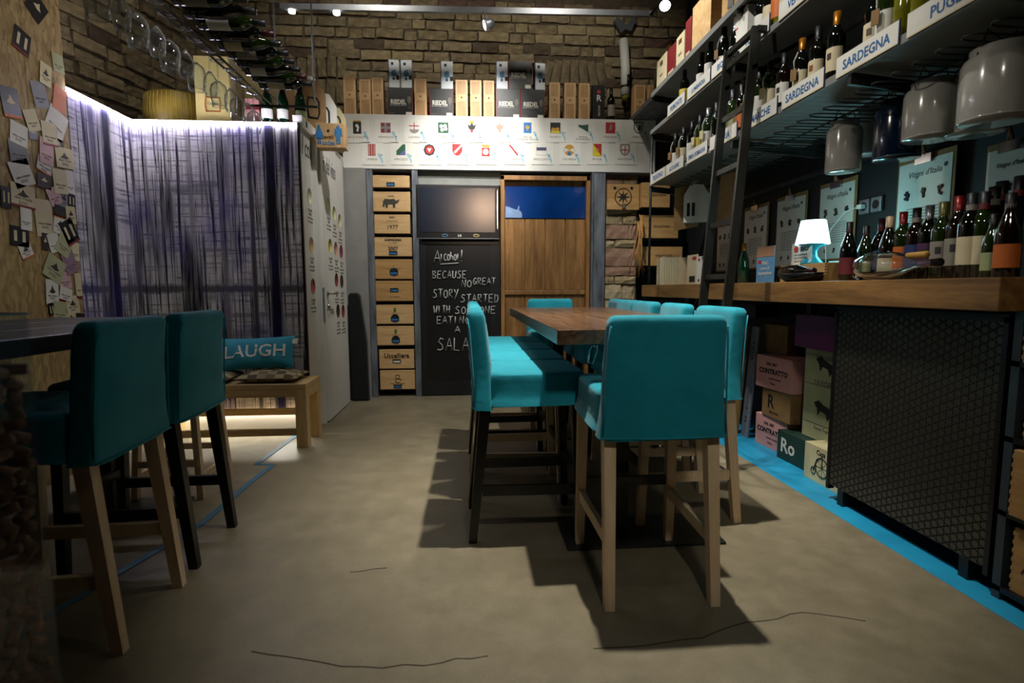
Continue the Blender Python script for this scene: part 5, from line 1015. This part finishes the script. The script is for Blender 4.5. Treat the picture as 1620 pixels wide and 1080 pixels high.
text('cavali', (-.02, -.002, .07), .042, plain('brown_letter', '6b3f22', .6), c, bold=.01); text('toilet', (-.015, -.002, .022), .046, plain('pale_blue_letter', '5b93c9', .6), c, bold=.015); MB().poly(disc(.01, -.015, .13, 8), -.003, 0).build('crest', m_ink, c)

# ---- labels pinned on the chipboard
CARDS = [(57, 12, 26, 34, -38, 'black'), (33, 65, 26, 32, -15, 'black'), (70, 118, 18, 30, -8, 'paper'), (90, 100, 18, 24, 5, 'olive'), (15, 162, 30, 40, 8, 'black'), (62, 150, 24, 34, 12, 'grey'), (93, 157, 20, 34, -12, 'orange'), (48, 190, 22, 28, 20, 'cream'), (88, 195, 30, 40, -25, 'white'), (28, 212, 28, 30, -8, 'white'), (50, 210, 14, 18, 10, 'black'), (76, 212, 24, 32, 4, 'cream'), (28, 240, 30, 32, 5, 'grey'), (72, 240, 22, 36, -6, 'pink'), (91, 228, 20, 16, -8, 'dark'), (100, 250, 28, 28, 4, 'cream'),
         (33, 274, 34, 36, 22, 'white'), (70, 262, 24, 22, -15, 'white'), (68, 286, 22, 20, -5, 'dark'), (93, 287, 22, 34, 3, 'cream'), (110, 290, 13, 36, 2, 'white'), (35, 310, 42, 32, -3, 'cream'), (7, 312, 16, 30, -4, 'black'), (84, 310, 20, 24, 25, 'pink'), (100, 315, 16, 26, -15, 'grey'), (112, 318, 12, 20, -3, 'black'), (40, 346, 18, 32, -3, 'white'), (69, 345, 28, 52, 2, 'cream'), (93, 335, 18, 18, -8, 'dark'), (110, 340, 15, 24, 4, 'paper'), (93, 356, 20, 26, -14, 'white'), (108, 367, 22, 34, 28, 'black'), (30, 374, 30, 28, -4, 'black'), (70, 382, 10, 24, -4, 'dark'), (84, 384, 18, 26, 15, 'white'), (40, 396, 20, 22, 22, 'white'), (100, 386, 22, 34, -30, 'olive'), (118, 398, 12, 26, -3, 'cream'), (84, 425, 30, 34, -28, 'olive'), (109, 416, 20, 30, 22, 'mauve'),
         (102, 443, 20, 24, 6, 'pink'), (81, 462, 20, 36, -3, 'white'), (123, 452, 10, 36, 2, 'cream'), (97, 474, 12, 16, -8, 'red'), (102, 465, 20, 18, -14, 'white'), (114, 482, 20, 26, 4, 'cream'), (80, 490, 9, 20, 8, 'black'), (93, 493, 20, 30, -8, 'olive'), (112, 503, 24, 16, 5, 'cream'), (126, 503, 14, 14, -8, 'dark')]
CM = {'black': m_black, 'white': m_paper, 'cream': m_cream, 'paper': m_creamcard, 'olive': m_olivec, 'grey': plain('grey_paper', '8d8f92', .7), 'pink': plain('pink_paper', 'cda7a8', .7), 'dark': plain('dark_brown_label', '2a2018', .6), 'orange': m_orange, 'mauve': plain('mauve_paper', '8f7284', .7), 'red': m_red}
XL = -2.4365
for i, (px, py, wp, hp, rot, cname) in enumerate(sorted(CARDS, key=lambda c: c[1])):
    p = at(px, py, x=XL); y_a = depth_at(px - wp / 2, XL, p.z); y_b = depth_at(px + wp / 2, XL, p.z); w = abs(y_b - y_a) * .5; hh = hp * .5 * p.y / FPX * 1.03; w = min(w, hh * 1.3)
    c = thing('pinned_label', '%s pinned label from the top of the chipboard wall, %s paper' % (ORD[i], {'dark': 'dark brown', 'paper': 'buff', 'olive': 'pale green'}.get(cname, cname)), 'label', (XL + .003 + .0016 * (i % 4), p.y, p.z), R(90), 'wine labels pinned on chipboard'); c.rotation_euler = (0, R(0), R(90)); c.rotation_euler = (Matrix.Rotation(R(90), 3, 'Z') @ Matrix.Rotation(R(-rot), 3, 'Y')).to_euler()
    B(-w, w, -.0012, .0, -hh, hh).build('sheet', CM[cname], c)
    lightp = cname not in ('black', 'dark', 'red', 'orange'); ink = m_greyink if lightp else (m_orange if cname == 'orange' else m_cream)
    if i % 3 == 0: MB().poly([(a * w * .5, b * hh * .35 + hh * .2) for a, b in ((-1, -.6), (-.3, .2), (0, 1), (.4, .1), (1, -.5), (.2, -.9))], -.002, -.001).build('picture', plain('sepia_dark', '3a342e', .7) if lightp else m_cream, c)
    elif cname == 'black': [B(sx * w * .45 - w * .16, sx * w * .45 + w * .16, -.002, -.001, -hh * .5, hh * .55).build('picture', m_cream, c) for sx in (-1, 1)]
    if lightp: text('vino rosso\nDOC', (0, -.0018, -hh * .35), w * .34, ink, c)
    if i % 5 == 1: B(-w, w, -.002, -.001, -hh, -hh * .82).build('colour_band', m_red if i % 2 else m_orange, c)

# ---- cork vessel in the foreground
t = thing('cork_vessel', 'tall clear acrylic vessel filled with wine corks in the left foreground', 'vessel', (-1.13, .9, 0))
x0, x1, y0, y1, H_ = -.24, .213, -.4, .3, 1.075
for a in ((x1 - .006, x1, y0, y1, 0, H_), (x0, x0 + .006, y0, y1, 0, H_), (x0 + .006, x1 - .006, y1 - .006, y1, 0, H_), (x0 + .006, x1 - .006, y0, y0 + .006, 0, H_)): B(*a).build('pane', m_acrylic, t)
B(x0, x1, y0, y1, 0, .006).build('bottom', m_acrylic, t)
for a in ((x1 - .008, x1 + .001, y0, y1, H_, H_ + .004), (x0, x1, y1 - .008, y1 + .001, H_, H_ + .004)): B(*a).build('rim', plain('blue_rim_edge', '2b5a78', .3), t)
ck = MB().lathe([(0, -.0225), (.011, -.0225), (.012, -.021), (.012, .021), (.011, .0225), (0, .0225)], 10).mesh('cork', m_cork)
n = 0; rows = 34
for r in range(rows):
    for q in range(8):
        z = .02 + r * .0285; y = 1.185 - q * .046 + random.uniform(-.008, .008)
        if n >= 290: break
        o = link('cork', ck, None, (-.955 + random.uniform(-.006, .006), y, z)); o.rotation_euler = (random.uniform(0, 3), random.uniform(0, 3), random.uniform(0, 3)); o.location.x = -.951
        tag(o, 'used wine cork heaped behind the clear vessel wall', 'cork', 'corks in the vessel'); n += 1
st_ = MB(); rr = random.Random(3)
for k in range(900):
    M_ = Matrix.Translation((rr.uniform(-1.33, -.985), rr.uniform(.55, 1.17), rr.uniform(.03, .97))) @ Euler((rr.uniform(0, 3), rr.uniform(0, 3), rr.uniform(0, 3))).to_matrix().to_4x4(); st_.lathe([(0, -.0225), (.012, -.0225), (.012, .0225), (0, .0225)], 7, M_)
o = st_.build('cork_fill', m_cork); tag(o, 'deep heap of wine corks filling the acrylic vessel', 'corks', None, 'stuff')
